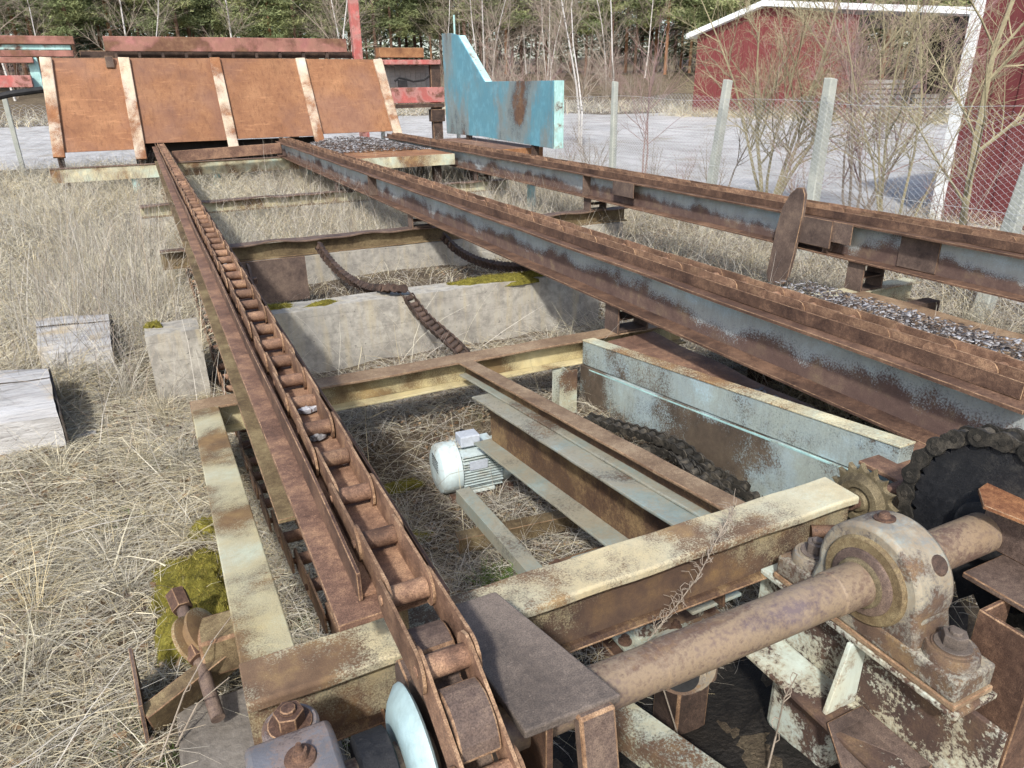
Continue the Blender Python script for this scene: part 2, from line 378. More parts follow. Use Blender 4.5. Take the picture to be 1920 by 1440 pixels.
def copy_tree(o, parent=None, loc=None):
    c = o.copy(); C.objects.link(c); c.parent = parent
    if loc is not None: c.location = loc
    for ch in o.children: copy_tree(ch, c)
    return c

def I_prof(w, h, tf=.014, tw=.01):         # I section, top at 0
    a = w / 2; b = tw / 2
    return [(-a, 0), (-a, -tf), (-b, -tf), (-b, -h + tf), (-a, -h + tf), (-a, -h), (a, -h), (a, -h + tf), (b, -h + tf), (b, -tf), (a, -tf), (a, 0)]
def C_prof(w, h, t=.012):                  # channel: web at +side, flanges toward -side
    return [(0, 0), (w, 0), (w, -h), (0, -h), (0, -h + t), (w - t, -h + t), (w - t, -t), (0, -t)]
def rect_prof(w, h): return [(-w / 2, 0), (-w / 2, -h), (w / 2, -h), (w / 2, 0)]

def I_parts(par, nm, p0, p1, w, h, m_top, m_web, m_bot, tf=.013, tw=.010, nseg=12, wob=.0015):
    p0 = Vector(p0); p1 = Vector(p1)
    def wb(q, a, b, s): return (q.x, q.y, q.z + wob * math.sin(s * 31 + a * 14))
    g = MB(); g.prism(rect_prof(w, tf), p0, p1, nseg=nseg, fn=wb); part(nm + '_top_flange', g, m_top, par, .003)
    g = MB(); d = Vector((0, 0, 1)); g.prism(rect_prof(tw, h - 2 * tf - .004), p0 - d * (tf + .002), p1 - d * (tf + .002), nseg=nseg); part(nm + '_web', g, m_web, par)
    g = MB(); g.prism(rect_prof(w, tf), p0 - d * (h - tf), p1 - d * (h - tf), nseg=nseg, fn=wb); part(nm + '_bottom_flange', g, m_bot, par, .003)
# ------------------------------------------------------------------ numpy meshes (grass, needles)
def np_mesh(name, verts, quads, tint, mat, kind='stuff'):
    me = bpy.data.meshes.new(name); nv = len(verts); nf = len(quads)
    me.vertices.add(nv); me.vertices.foreach_set('co', verts.astype(np.float32).ravel())
    k = quads.shape[1]
    me.loops.add(nf * k); me.loops.foreach_set('vertex_index', quads.astype(np.int32).ravel())
    me.polygons.add(nf); me.polygons.foreach_set('loop_start', np.arange(0, nf * k, k, dtype=np.int32))
    try: me.polygons.foreach_set('loop_total', np.full(nf, k, dtype=np.int32))
    except Exception: pass
    at = me.attributes.new('tint', 'FLOAT_COLOR', 'POINT')
    at.data.foreach_set('color', np.concatenate([tint, np.ones((nv, 1))], 1).astype(np.float32).ravel())
    me.update(); me.validate(); me.materials.append(MATS[mat]); return me
STRAW = np.array([(.54, .485, .34), (.62, .57, .42), (.48, .43, .315), (.45, .42, .35), (.50, .42, .26), (.35, .315, .255), (.65, .61, .49)])
def blades(px, py, pz, length, lean, width, tints=STRAW, curl=.5, nseg=3, azim=None):
    n = len(px); az = RNG.uniform(0, 2 * np.pi, n) if azim is None else azim
    ln = np.asarray(length) * np.ones(n); el = np.asarray(lean) * np.ones(n)
    wd = np.asarray(width) * np.ones(n)
    pts = np.zeros((n, nseg + 1, 3)); pts[:, 0, 0] = px; pts[:, 0, 1] = py; pts[:, 0, 2] = pz
    e = el.copy(); a = az.copy(); step = ln / nseg
    da = RNG.normal(0, .35, n) * curl; de = RNG.uniform(.1, 1.0, n) * curl
    for i in range(nseg):
        pts[:, i + 1, 0] = pts[:, i, 0] + np.cos(a) * np.cos(e) * step
        pts[:, i + 1, 1] = pts[:, i, 1] + np.sin(a) * np.cos(e) * step
        pts[:, i + 1, 2] = np.maximum(pts[:, i, 2] + np.sin(e) * step, np.minimum(.004, pts[:, 0, 2]))
        a = a + da; e = e - de
    tw = RNG.uniform(0, np.pi, n)
    side = np.stack([-np.sin(az) * np.cos(tw), np.cos(az) * np.cos(tw), np.sin(tw)], 1)
    prof = np.linspace(1, .25, nseg + 1)
    off = side[:, None, :] * (wd[:, None] * prof[None, :])[:, :, None] * .5
    v = np.stack([pts - off, pts + off], 2).reshape(-1, 3)
    b = np.arange(n)[:, None] * (2 * (nseg + 1)) + np.arange(nseg)[None, :] * 2
    q = np.stack([b, b + 1, b + 3, b + 2], -1).reshape(-1, 4)
    t = tints[RNG.integers(0, len(tints), n)] * RNG.uniform(.75, 1.2, (n, 1))
    return v, q, np.repeat(t, 2 * (nseg + 1), 0)
def merge(parts):
    vs, qs, ts = [], [], []; o = 0
    for v, q, t in parts: vs.append(v); qs.append(q + o); ts.append(t); o += len(v)
    return np.concatenate(vs), np.concatenate(qs), np.concatenate(ts)
def stuff(name, parts, mat, label, cat):
    v, q, t = merge(parts); o = bpy.data.objects.new(name, np_mesh(name, v, q, t, mat)); C.objects.link(o)
    o['kind'] = 'stuff'; o['label'] = label; o['category'] = cat; return o
def fbm(x, y, s, seed=0):
    r = np.random.default_rng(seed); z = 0
    for k in range(5):
        a = r.uniform(0, 6.28); f = s * 1.9 ** k
        z = z + np.sin(f * (x * np.cos(a) + y * np.sin(a)) + r.uniform(0, 6.28)) * np.sin(f * .8 * (-x * np.sin(a) + y * np.cos(a)) + r.uniform(0, 6.28)) / 1.6 ** k
    return z

# ================================================================== THE SETTING
def smooth(a, b, x):
    t = np.clip((x - a) / (b - a), 0, 1); return t * t * (3 - 2 * t)
def fence_x(y): return 5.95 + .135 * (y - 3.45)
def terrain(x, y):
    x = np.asarray(x, float); y = np.asarray(y, float); r = np.hypot(x, y)
    inside = smooth(1.2, -.3, x - fence_x(y)) * smooth(21, 18.5, y)
    z = inside * (.022 * fbm(x, y, 2.1, 3) + .010 * fbm(x, y, 9, 4))
    z = z - (.14 + .13 * smooth(2.3, 2.8, y)) * smooth(.25, .6, x) * smooth(2.2, 1.9, x) * smooth(1.0, 1.7, y) * smooth(3.75, 3.4, y)
    z = z + smooth(54, 80, r) * 2.7 + smooth(80, 200, r) * 5
    z = z + smooth(54, 70, r) * .12 * fbm(x, y, .35, 8)
    return z
def build_ground():
    far = np.array([9, 11, 14, 18, 23, 30, 38, 46, 52, 56, 60, 64, 68, 72, 76, 82, 95, 120, 170, 260, 420])
    xs = np.concatenate([-far[::-1] + 2, np.arange(-6.6, 8.6, .11), far + 1])
    ys = np.concatenate([[-420, -200, -80, -30, -10, -4, -1.5], np.arange(-.5, 17, .11), np.arange(17.5, 30, 1), [33, 38, 46, 52, 54, 56, 58, 60, 62, 64, 66, 68, 70, 73, 76, 80, 88, 100, 130, 180, 260, 420]])
    gx, gy = np.meshgrid(xs, ys); gz = terrain(gx, gy)
    nx, ny = len(xs), len(ys); v = np.stack([gx, gy, gz], -1).reshape(-1, 3)
    i, j = np.meshgrid(np.arange(nx - 1), np.arange(ny - 1)); b = (j * nx + i).ravel()
    q = np.stack([b, b + 1, b + nx + 1, b + nx], 1)
    o = bpy.data.objects.new('ground', np_mesh('ground', v, q, np.ones((len(v), 3)), 'ground_litter')); C.objects.link(o); o['kind'] = 'structure'
    for p in o.data.polygons: p.use_smooth = True
build_ground()
# the pale gravel yard beyond the fence, a sheet just above the ground
yd = MB(); yd.add([(-60, 22.5, .006), (8.6, 22.5, .006), (7.1, 9.5, .006), (6.6, 3, .006), (6.6, -20, .006), (60, -20, .006), (52, 12, .006), (36, 39, .006), (10, 51, .006), (-20, 49, .006), (-60, 30, .006)],
       [tuple(range(11))])
struct('yard', yd, 'gravel')
ol = MB(); n_ = 40; vs = [(1.25, 1.15, float(terrain(1.25, 1.15)) + .008)]  # dark sheet that paints the pit's shade onto the ground below the shaft
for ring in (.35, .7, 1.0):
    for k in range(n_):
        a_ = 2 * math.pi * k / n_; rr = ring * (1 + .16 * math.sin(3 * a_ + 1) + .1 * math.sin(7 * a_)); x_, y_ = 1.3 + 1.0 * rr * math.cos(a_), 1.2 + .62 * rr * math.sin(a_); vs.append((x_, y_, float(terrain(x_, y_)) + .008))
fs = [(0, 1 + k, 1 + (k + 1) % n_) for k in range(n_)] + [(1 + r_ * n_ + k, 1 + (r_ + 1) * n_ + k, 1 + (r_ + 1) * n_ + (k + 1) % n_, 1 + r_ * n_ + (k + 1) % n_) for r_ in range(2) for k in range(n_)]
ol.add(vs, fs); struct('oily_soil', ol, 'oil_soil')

# ================================================================== CONVEYOR
RX = (.325, 2.565, 4.78)                    # centre lines of the three conveyor rails
Y0, Y1 = 1.2, 15.7                          # near and far ends
TOP, BOT = .85, .58                         # flange top and underside of the rail beams
rail_lab = ('rusty conveyor rail with red-brown flange carrying the chain over the green frame',
            'conveyor rail with peeling blue web between the frame and the bark-strewn walkway',
            'conveyor rail with peeling blue web and a rusty paddle plate, beside the wire fence')
def rail(i):
    x = RX[i]; t = thing('conveyor_rail', rail_lab[i], 'conveyor rail', (x, Y0, BOT), 'parallel conveyor rails')
    w = .30
    xr = .098 if i == 0 else .15           # the first rail's flange is cut back on its inner side
    f = MB(); xl = .142 if i == 0 else .15; f.prism([(-xl, 0), (-xl, -.016), (xr, -.016), (xr, 0)], (x, Y0, TOP), (x, Y1, TOP), nseg=40, fn=lambda q, a, b, s: (q.x, q.y, q.z + .0025 * math.sin(s * 60 + a * 9)))
    part('top_flange', f, 'rust_flange' if i == 0 else 'rust', t, .002)
    yc = 2.05 if i == 0 else Y0
    wb = MB(); xo = 0 if i == 0 else -.035
    wb.box((x - .006 + xo, yc, BOT + .0145), (x + .006 + xo, Y1, TOP - .0165))
    if i == 0: wb.poly([(x - .006, Y0 + .012, TOP - .017), (x - .006, yc, TOP - .017), (x - .006, yc, .60), (x - .006, 1.75, .635), (x - .006, 1.55, .69), (x - .006, Y0 + .012, .69)], (.012, 0, 0))
    part('web', wb, 'rust_olive' if i == 0 else 'paint_web', t)
    bf = MB(); bf.prism(rect_prof(w, .014), (x, yc + .02, BOT + .014), (x, Y1, BOT + .014), nseg=20)
    part('bottom_flange', bf, 'rust_olive' if i == 0 else 'rust', t, .002)
    for sgn in (-1, 1):                     # trough sides the chain runs between
        sp = MB(); xa = x + sgn * .081; hs = (.07 if sgn < 0 else .026) if i == 0 else .060
        sp.prism([(-.0045, hs), (-.0045, 0), (.0045, 0), (.0045, hs)], (xa, Y0 + .05, TOP + .002), (xa, Y1 - .05, TOP + .002), nseg=60,
                 fn=lambda q, a, b, s: (q.x + (.003 * math.sin(s * 37 + i) if b > .01 else 0), q.y, q.z + (.002 * math.sin(s * 51) if b > .01 else 0)))
        part('trough_side', sp, 'rust', t, .002)
    fl = MB(); fl.box((x - .076, Y0 + .06, TOP + .002), (x + .076, Y1 - .06, TOP + .01)); part('trough_floor', fl, 'rust_chain', t)
    ys = {0: (), 1: (9.0,), 2: (4.0, 7.6)}[i]
    for k, yy in enumerate(ys):             # stiffener plates welded to the web
        st = MB(); st.box((x - .146, yy, BOT + .016), (x - .0065 + xo, yy + .010, TOP - .018)); part('stiffener', st, 'rust_purple', t, .001)
    if i == 2:
        for (a, b) in ((3.75, 4.02), (6.55, 6.95)):
            cp = MB(); cp.box((x - .158, a, TOP - .155), (x - .151, b, TOP - .002)); part('cover_plate', cp, 'rust_purple', t, .002)
        for (a, b) in ((3.12, 3.42),):
            cp = MB(); cp.box((x - .053, a, BOT + .02), (x - .0425, b, TOP - .02)); part('patch_plate', cp, 'rust_purple', t, .002)
    return t
for i in range(3): rail(i)

# -------- conveyor chains: links as parts that share three meshes
PITCH = .215; SY, SZ, SR = .965, .680, .215          # sprocket centre (y, z) and pitch radius
def resample(path, step):
    d = [0]
    for a, b in zip(path, path[1:]): d.append(d[-1] + (b - a).length)
    out = []; s = 0; k = 0
    while s <= d[-1]:
        while d[k + 1] < s and k < len(d) - 2: k += 1
        out.append(path[k].lerp(path[k + 1], (s - d[k]) / max(1e-9, d[k + 1] - d[k]))); s += step
    return out
def plate_mesh(name, length, h, th, mat, ch=.45, n=4):
    # elongated plate with rounded ends, long axis +Y, thickness along X
    r = h / 2; pts = []
    for k in range(n + 1):
        a = -math.pi / 2 + math.pi * k / n; pts.append((length / 2 + math.cos(a) * r * ch * 2, math.sin(a) * r))
    for k in range(n + 1):
        a = math.pi / 2 + math.pi * k / n; pts.append((-length / 2 + math.cos(a) * r * ch * 2, math.sin(a) * r))
    mb = MB(); mb.poly([(-th / 2, p[0], p[1]) for p in pts], (th, 0, 0))
    me = mb.mesh(name, mat); me.materials.append(MATS['edge_rust'])
    for p in me.polygons: p.material_index = 1 if len(p.vertices) == 4 else 0
    return me
LINKM = plate_mesh('link_plate', PITCH, .086, .0065, 'rust_chain', .45, 6)
mb = MB(); mb.cyl((-.040, 0, 0), (.040, 0, 0), .0225, None, 14); mb.cyl((-.058, 0, 0), (.058, 0, 0), .011, None, 10)
ROLLM = mb.mesh('roller', 'rust_chain')
for p in ROLLM.polygons: p.use_smooth = len(p.vertices) == 4
ROLLM.set_sharp_from_angle(angle=math.radians(40))
def conveyor_chain(i, full):
    x = RX[i]; zc = SZ + SR
    path = [Vector((x, 15.5, zc)), Vector((x, SY, zc))]
    n = 24
    for k in range(1, n + 1):
        a = math.pi / 2 + math.pi * k / n; path.append(Vector((x, SY + SR * math.cos(a), SZ + SR * math.sin(a))))
    if full:
        for k in range(1, 61):
            y = SY + (15.5 - SY) * k / 60; f = min(1, max(0, (y - 1.1) / 1.6)); path.append(Vector((x - .085 * f, y, max(.07, SZ - SR - .36 * min(1, max(0, (y - 1.2) / 2.2)) ** 1.3))))
    # phase: a pin exactly on top of the sprocket
    L = 15.5 - SY; k0 = L - math.floor(L / PITCH) * PITCH
    path[0] = Vector((x, 15.5 - k0, zc))
    pins = resample(path, PITCH)
    lab = ('rust-brown conveyor chain running over the end sprocket beside the flat dark plate', 'conveyor chain lying in the trough of the blue-webbed middle rail', 'conveyor chain lying in the trough of the rail next to the wire fence')[i]
    t = thing('conveyor_chain', lab, 'chain', (x, SY, SZ - SR), 'conveyor chains'); b = Vector(BASE[t.name])
    for k, p in enumerate(pins):
        jit = Vector((random.uniform(-.004, .004), 0, random.uniform(-.003, .003)))
        r = bpy.data.objects.new('roller', ROLLM); link(r, t); r.location = p - b
        if k + 1 < len(pins):
            q = pins[k + 1]; mid = (p + q) / 2; dv = q - p
            if dv.length < .1: continue
            rot = math.atan2(dv.z, dv.y)
            xo = .0435 if k % 2 else .0515
            for sgn in (-1, 1):
                o = bpy.data.objects.new('link_plate', LINKM); link(o, t); o.location = mid - b + Vector((sgn * xo, 0, 0)) + jit * .5
                o.rotation_euler = (rot + random.uniform(-.012, .012), 0, random.uniform(-.01, .01))
    return t
for i in range(3): conveyor_chain(i, i == 0)

# -------- end sprockets on the cross shaft
def conveyor_sprocket(parent, x, with_hub):
    sp = MB(); sp.cyl((x - .036, SY, SZ), (x + .036, SY, SZ), .15, None, 24)
    for k in range(6):                      # wide curved tooth blocks between the rollers
        a0 = math.pi / 2 + math.pi / 6 + k * math.pi / 3; pr = []
        for j in range(7):
            a = a0 - .30 + .60 * j / 6; rr = .238 - .016 * ((j - 3) / 3) ** 2 * 1.5
            pr.append((x - .037, SY + rr * math.cos(a), SZ + rr * math.sin(a)))
        for j in (1, 0):
            a = a0 + (-.42 if j == 0 else .42); pr.append((x - .037, SY + .12 * math.cos(a), SZ + .12 * math.sin(a)))
        sp.poly(pr, (.074, 0, 0))
    s = part('sprocket', sp, 'rust_purple', parent, .004)
    if with_hub:
        hb = MB(); hb.lathe([(0, .142), (.005, .148), (.012, .146), (.030, .122), (.036, .108), (.038, .09)], (x - .060, SY, SZ), (-1, 0, 0), 40)
        part('hub_flange', hb, 'paint_hub', parent, 0, True)
    return s
sh = thing('drive_shaft', 'thick rusty drive shaft carrying sprockets, running through the cast bearing', 'drive shaft', (RX[0], SY, SZ))
s1 = MB(); s1.lathe([(0, .046), (.002, .05), (.90, .05), (.902, .052), (1.42, .052), (1.424, .056), (2.6, .056), (2.604, .05), (5.4, .05)], (-.1, SY, SZ), (1, 0, 0), 40)
part('shaft', s1, 'shaft_steel', sh, 0, True)
conveyor_sprocket(sh, RX[0], True); conveyor_sprocket(sh, RX[1], False); conveyor_sprocket(sh, RX[2], False)
cl = MB(); cl.lathe([(0, .078), (.004, .086), (.06, .086), (.064, .078)], (.150, SY, SZ), (1, 0, 0), 32); part('collar', cl, 'black_steel', sh, 0, True)
# big drive sprocket with its roller chain
DX = 1.97; DR = .262; NT_ = 24
dk = MB(); prof = []
for k in range(NT_ * 4):
    a = 2 * math.pi * k / (NT_ * 4); ph = k % 4
    r = DR - .034 + (.0, .022, .046, .022)[ph]
    prof.append((DX - .02, SY + r * math.cos(a), SZ + r * math.sin(a)))
dk.poly(prof, (.04, 0, 0)); dsp = part('drive_sprocket', dk, 'black_steel', sh, .002)
hb = MB(); hb.lathe([(0, .075), (.004, .085), (.035, .095), (.04, .112)], (DX - .062, SY, SZ), (1, 0, 0), 40); part('hub', hb, 'black_steel', sh, 0, True)

def roller_chain(label, pts_dir, pitch, base, mat, name='roller_chain', w=.022, group=None, h=.044, tw=0):
    """pts: pin positions; plane normal gives the pin direction"""
    pins, nrm = pts_dir
    t = thing(name, label, 'chain', base, group); b = Vector(base)
    pm = MB(); r = h / 2; P = []
    for sg in (1, -1):
        for k in range(9):
            a = (-math.pi / 2 + math.pi * k / 8) + (0 if sg > 0 else math.pi); P.append((-.0028, sg * pitch / 2 + math.cos(a) * r, math.sin(a) * r))
        P.append((-.0028, 0, sg * r * .62))
    pm.poly(P, (.0056, 0, 0)); PM = pm.mesh('link_plate', mat)
    rm = MB(); rm.cyl((-w * .8, 0, 0), (w * .8, 0, 0), h * .36, None, 12); rm.cyl((-w - .011, 0, 0), (w + .011, 0, 0), h * .19, None, 10); RMm = rm.mesh('roller', mat)
    for p_ in RMm.polygons: p_.use_smooth = len(p_.vertices) == 4
    RMm.set_sharp_from_angle(angle=math.radians(40))
    for k, p in enumerate(pins):
        n_ = Vector(nrm[k] if isinstance(nrm, list) else nrm).normalized()
        q = pins[k + 1] if k + 1 < len(pins) else None
        tdir = ((q or p) - pins[k - 1 if (q is None) else k]).normalized()
        n2 = (n_ - tdir * n_.dot(tdir)).normalized(); up = n2.cross(tdir)
        M = Matrix((n2, tdir, up)).transposed().to_4x4()
        o = bpy.data.objects.new('roller', RMm); link(o, t); M.translation = p - b; o.matrix_local = M
        if q is not None:
            mid = (p + q) / 2; xo = w + (0.0 if k % 2 else .0062)
            for sg in (-1, 1):
                M2 = M.copy(); M2.translation = mid - b + n2 * sg * xo; o = bpy.data.objects.new('link_plate', PM); link(o, t); o.matrix_local = M2
    return t
pins = []
a_step = 2 * math.asin(.068 / 2 / DR)
for k in range(30):
    a = math.radians(-20) + a_step * k
    if a > math.radians(262): break
    pins.append(Vector((DX, SY + DR * math.cos(a), SZ + DR * math.sin(a))))
roller_chain('greasy black roller chain wrapped round the big drive sprocket', (pins, (1, 0, 0)), .068, (DX, SY, SZ - DR), 'greasy_chain', w=.024, h=.056)
# idler sprocket beside the frame's end
idl = thing('idler_sprocket', 'small olive toothed idler sprocket between the beam end and the black chain', 'sprocket', (1.80, 1.215, .57))
ib = MB(); prof = []; ic = PX(1614, 938, 1.86); IC = (ic.y, ic.z)
for k in range(64):
    a = 2 * math.pi * k / 64; ph = k % 4; r = .098 + (0, .006, .026, .006)[ph]
    prof.append((1.86, IC[0] + r * math.cos(a), IC[1] + r * math.sin(a)))
ib.poly(prof, (.018, 0, 0)); part('tooth_ring', ib, 'olive_gold', idl, .0015)
ih = MB(); ih.lathe([(0, .022), (.0, .03), (.012, .034), (.013, .044), (.005, .048), (.005, .07), (.016, .084), (.020, .092)], (1.837, IC[0], IC[1]), (1, 0, 0), 40); part('hub', ih, 'olive_gold', idl, 0, True)
ia = MB(); ia.cyl((1.81, IC[0], IC[1]), (2.06, IC[0], IC[1]), .02, None, 16); part('axle', ia, 'rust', idl, 0, True)

# ------------------------------------------------------------------ bearings
def pillow_block():
    t = thing('pillow_block_bearing', 'cast bearing housing with peeling cream paint clamping the drive shaft', 'bearing', (1.51, SY, .52))
    x0, x1 = 1.445, 1.575; R = .150
    hm = MB(); pr = []
    for k in range(25):
        a = math.radians(-12) + math.radians(204) * k / 24; pr.append((x0, SY + R * math.cos(a), SZ + R * math.sin(a)))
    pr += [(x0, SY - R - .012, .592), (x0, SY - R + .0, .55), (x0, SY + R, .55), (x0, SY + R + .012, .592)]
    hm.poly(pr, (x1 - x0, 0, 0)); part('housing', hm, 'paint_white', t, .012, True)
    bs = MB(); bs.box((x0 - .004, SY - .275, .52), (x1 + .004, SY + .275, .583)); part('base', bs, 'paint_white', t, .008)
    pad = MB(); pad.box((x0 - .006, SY - .280, .503), (x1 + .006, SY + .280, .5195)); part('shim_plate', pad, 'rust_tan', t, .003)
    for s_ in (-1, 1):
        yb = SY + s_ * .205
        bo = MB(); bo.lathe([(0, .062), (.02, .060), (.026, .056), (.026, .048), (.030, .046)], (1.51, yb, .5835), (0, 0, 1), 28); bp = part('bolt_boss', bo, 'paint_white', t, 0, True)
        b2 = MB(); b2.ngon_bolt((1.51, yb, .614), (0, 0, 1), .029, .03); part('bolt', b2, 'rust_plate', bp, .003)
        fl = MB(); fl.poly([(x0 + .02, SY + s_ * .13, .60), (x0 + .02, SY + s_ * .15, .66), (x0 + .02, SY + s_ * .145, .584), (x0 + .02, SY + s_ * .10, .584)], (.09, 0, 0)); part('ear_web', fl, 'paint_white', t, .004)
    # stepped seal rings round the shaft
    rg = MB(); rg.lathe([(0, .112), (.004, .116), (.012, .118)], (x0 - .012, SY, SZ), (1, 0, 0), 40); part('outer_ring', rg, 'rust_olive', t, 0, True)
    rg = MB(); rg.lathe([(0, .080), (.003, .086), (.010, .088)], (x0 - .021, SY, SZ), (1, 0, 0), 40); part('seal_ring', rg, 'rust_purple', t, 0, True)
    rg = MB(); rg.lathe([(0, .060), (.003, .064), (.012, .066)], (x0 - .031, SY, SZ), (1, 0, 0), 40); part('inner_ring', rg, 'olive_gold', t, 0, True)
    gn = MB(); a = math.radians(80); c = Vector((1.51, SY + R * math.cos(a), SZ + R * math.sin(a))); ax = Vector((0, math.cos(a), math.sin(a)))
    gn.lathe([(-.002, .026), (.004, .026), (.005, .016), (.016, .012), (.018, .006)], c, ax, 18); part('grease_plug', gn, 'rust', t, 0, True)
    a = math.radians(142); c = Vector((1.535, SY + R * math.cos(a), SZ + R * math.sin(a))); ax = Vector((0, math.cos(a), math.sin(a)))
    gn = MB(); gn.lathe([(-.002, .026), (.003, .022), (.004, .012), (.0035, .010)], c, ax, 18); part('plug_hole', gn, 'rust_dark', t, 0, True)
    return t
pillow_block()
def end_bearing():
    t = thing('end_bearing', 'grey cast bearing block with a rusty hex bolt beside the chain sprocket', 'bearing', (.055, SY, .52))
    h = MB(); pr = []
    for (y, z) in ((.835, .53), (.835, .755), (.86, .778), (1.02, .778), (1.075, .755), (1.085, .60), (1.10, .53)): pr.append((-.03, y, z))
    h.poly(pr, (.155, 0, 0)); part('housing', h, 'cast_grey', t, .012, True)
    b = MB(); b.box((-.035, SY - .26, .50), (.130, SY + .25, .545)); part('base', b, 'cast_grey', t, .008)
    ea = MB(); ea.lathe([(0, .062), (.145, .055), (.15, .05)], (.06, 1.15, .546), (0, 0, 1), 24); part('bolt_boss', ea, 'cast_grey', t, 0, True)
    bo = MB(); bo.ngon_bolt((.06, 1.15, .697), (0, 0, 1), .030, .028); part('bolt', bo, 'rust', t, .003)
    gp = MB(); gp.lathe([(0, .028), (.005, .026), (.006, .015), (.018, .013), (.019, .007), (.032, .005)], (.058, .985, .7785), (0, 0, 1), 20); part('grease_nipple', gp, 'rust', t, 0, True)
    return t
end_bearing()

# ------------------------------------------------------------------ frame (slopes up toward its near beam)
ZF, ZN = .40, .665; YF, YN = 3.64, 1.335
def zf(y): return ZF + (YF - y) * (ZN - ZF) / (YF - YN)
fr = thing('beam_grid', 'rectangular frame of welded beams with flaking green and cream paint', 'frame', (1.0, 2.4, 0))
nb = MB(); nb.prism([(-.0675, 0), (-.0675, -.014), (.030, -.014), (.055, -.026), (.0675, -.026), (.0675, -.006), (.062, 0)], (-.012, YN, ZN), (1.79, YN, ZN), nseg=24, fn=lambda q, a, b, s: (q.x, q.y, q.z + .002 * math.sin(s * 40 + a * 20)))
part('near_beam_top', nb, 'paint_beam', fr, .003, label='cream and rust top of the heavy near beam, paler toward its free end')
nb = MB(); nb.prism([(.026, -.0155), (.030, -.175), (.042, -.175), (.040, -.12), (.036, -.05), (.042, -.022)], (-.012, YN, ZN), (1.79, YN, ZN), nseg=24)
part('near_beam_web', nb, 'paint_beam_web', fr, 0, True)
nb = MB(); nb.prism([(-.055, -.176), (-.055, -.190), (.066, -.190), (.068, -.184), (.055, -.176)], (-.012, YN, ZN), (1.79, YN, ZN), nseg=6); part('near_beam_bottom', nb, 'rust_web', fr, .003)
en = MB(); en.cyl((1.62, YN - .05, ZN - .085), (1.71, YN - .115, ZN - .075), .020, None, 14); part('pipe_stub', en, 'rust', fr, 0, True)
I_parts(fr, 'far_beam', (-.012, YF, ZF), (3.0, YF, ZF), .14, .15, 'rust_tan', 'paint_yellow', 'paint_yellow', .012, .010, 24, .002)
lm = MB(); lm.prism(rect_prof(.122, .14), (.052, YN + .069, zf(YN + .07) - .003), (.052, YF - .072, zf(YF - .07) - .003), nseg=12); part('side_beam', lm, 'paint_olive', fr, .004)
# inner beam: a small I on a bigger one
yb0, yb1 = YN + .07, YF - .071
I_parts(fr, 'inner_beam', (1.43, yb0, zf(yb0) - .004), (1.43, yb1, zf(yb1) - .004), .088, .080, 'rust_tan', 'rust_web', 'paint_grey_mint', .011, .009)
I_parts(fr, 'lower_beam', (1.395, yb0, zf(yb0) - .086), (1.395, 3.17, zf(3.17) - .086), .20, .275, 'paint_grey_mint', 'rust_web', 'paint_grey_mint', .012, .010)
# tall side wall of two stacked plates
wl = MB(); wl.box((0, 0, 0), (0, 0, 0)); wl = MB()
yA, yB = 1.44, YF - .07
wl.hexa([(2.20, yA, zf(yA) - .15), (2.275, yA, zf(yA) - .15), (2.275, yB, ZF - .15), (2.20, yB, ZF - .15)], [(2.20, yA, zf(yA) - .002), (2.275, yA, zf(yA) - .002), (2.275, yB, ZF - .002), (2.20, yB, ZF - .002)])
part('side_wall_upper', wl, 'paint_wall', fr, .004)
w2 = MB(); w2.hexa([(2.188, yA, .06), (2.27, yA, .06), (2.27, yB, .02), (2.188, yB, .02)], [(2.188, yA, zf(yA) - .154), (2.27, yA, zf(yA) - .154), (2.27, yB, ZF - .154), (2.188, yB, ZF - .154)])
part('side_wall_lower', w2, 'paint_wall', fr, .004)
w3 = MB(); w3.prism(rect_prof(.082, .008), (2.237, yA, zf(yA) + .0065), (2.237, yB, ZF + .0065), nseg=6); part('wall_cap', w3, 'paint_cream', fr, .002)
w3 = MB(); w3.prism(rect_prof(.006, .008), (2.190, yA, zf(yA) - .150), (2.190, yB - .1, ZF - .150), nseg=6); part('weld_seam', w3, 'paint_mint', fr)
for (px_, py_) in ((2.06, YF - .10), (.05, YF - .12), (.05, YN + .12)):
    lg = MB(); lg.prism(I_prof(.12, .10, .008, .008), (px_, py_ + .05, -.03), (px_, py_ + .05, zf(py_) - .155), up=(0, 1, 0)); part('leg', lg, 'paint_frame', fr, .002)
cor = MB(); cor.box((2.10, 1.30, .575), (2.62, 1.52, .590)); part('corner_plate', cor, 'rust_flange', fr, .003)
# flat end plates that carry the sprocket guides
def guide_bracket(x, lab, w=.20, front=.835, back=1.21, top=.80, mat='rust_purple'):
    t = thing('guide_bracket', lab, 'bracket', (x, (front + back) / 2, .1))
    p = MB(); p.poly([(.40, 1.212, top - .02), (.535, 1.212, top - .02), (.618, .836, top - .02), (.42, .842, top - .02)], (0, 0, .02)); part('top_plate', p, 'rust_plate', t, .004)
    wb = MB(); wb.box((x - .045, front + .02, .12), (x - .03, back - .02, top - .0215)); part('web', wb, 'rust', t, .002)
    rb = MB(); rb.prism([(-.038, 0), (-.038, -.03), (.038, -.03), (.038, 0)], (x + .045, front - .012, top - .005), (x + .045, front - .14, .12), up=(0, -1, 0)); part('strut', rb, mat, t, .006)
    ft = MB(); ft.box((x - .10, front + .03, -.04), (x + .10, back - .02, .118)); part('foot', ft, 'concrete', t, .01)
    return t
guide_bracket(.515, 'flat dark-brown steel plate on a bracket between chain and shaft')
gb = thing('guide_bracket', 'orange-topped rusty bracket post to the right of the cast bearing', 'bracket', (2.05, .9, .05))
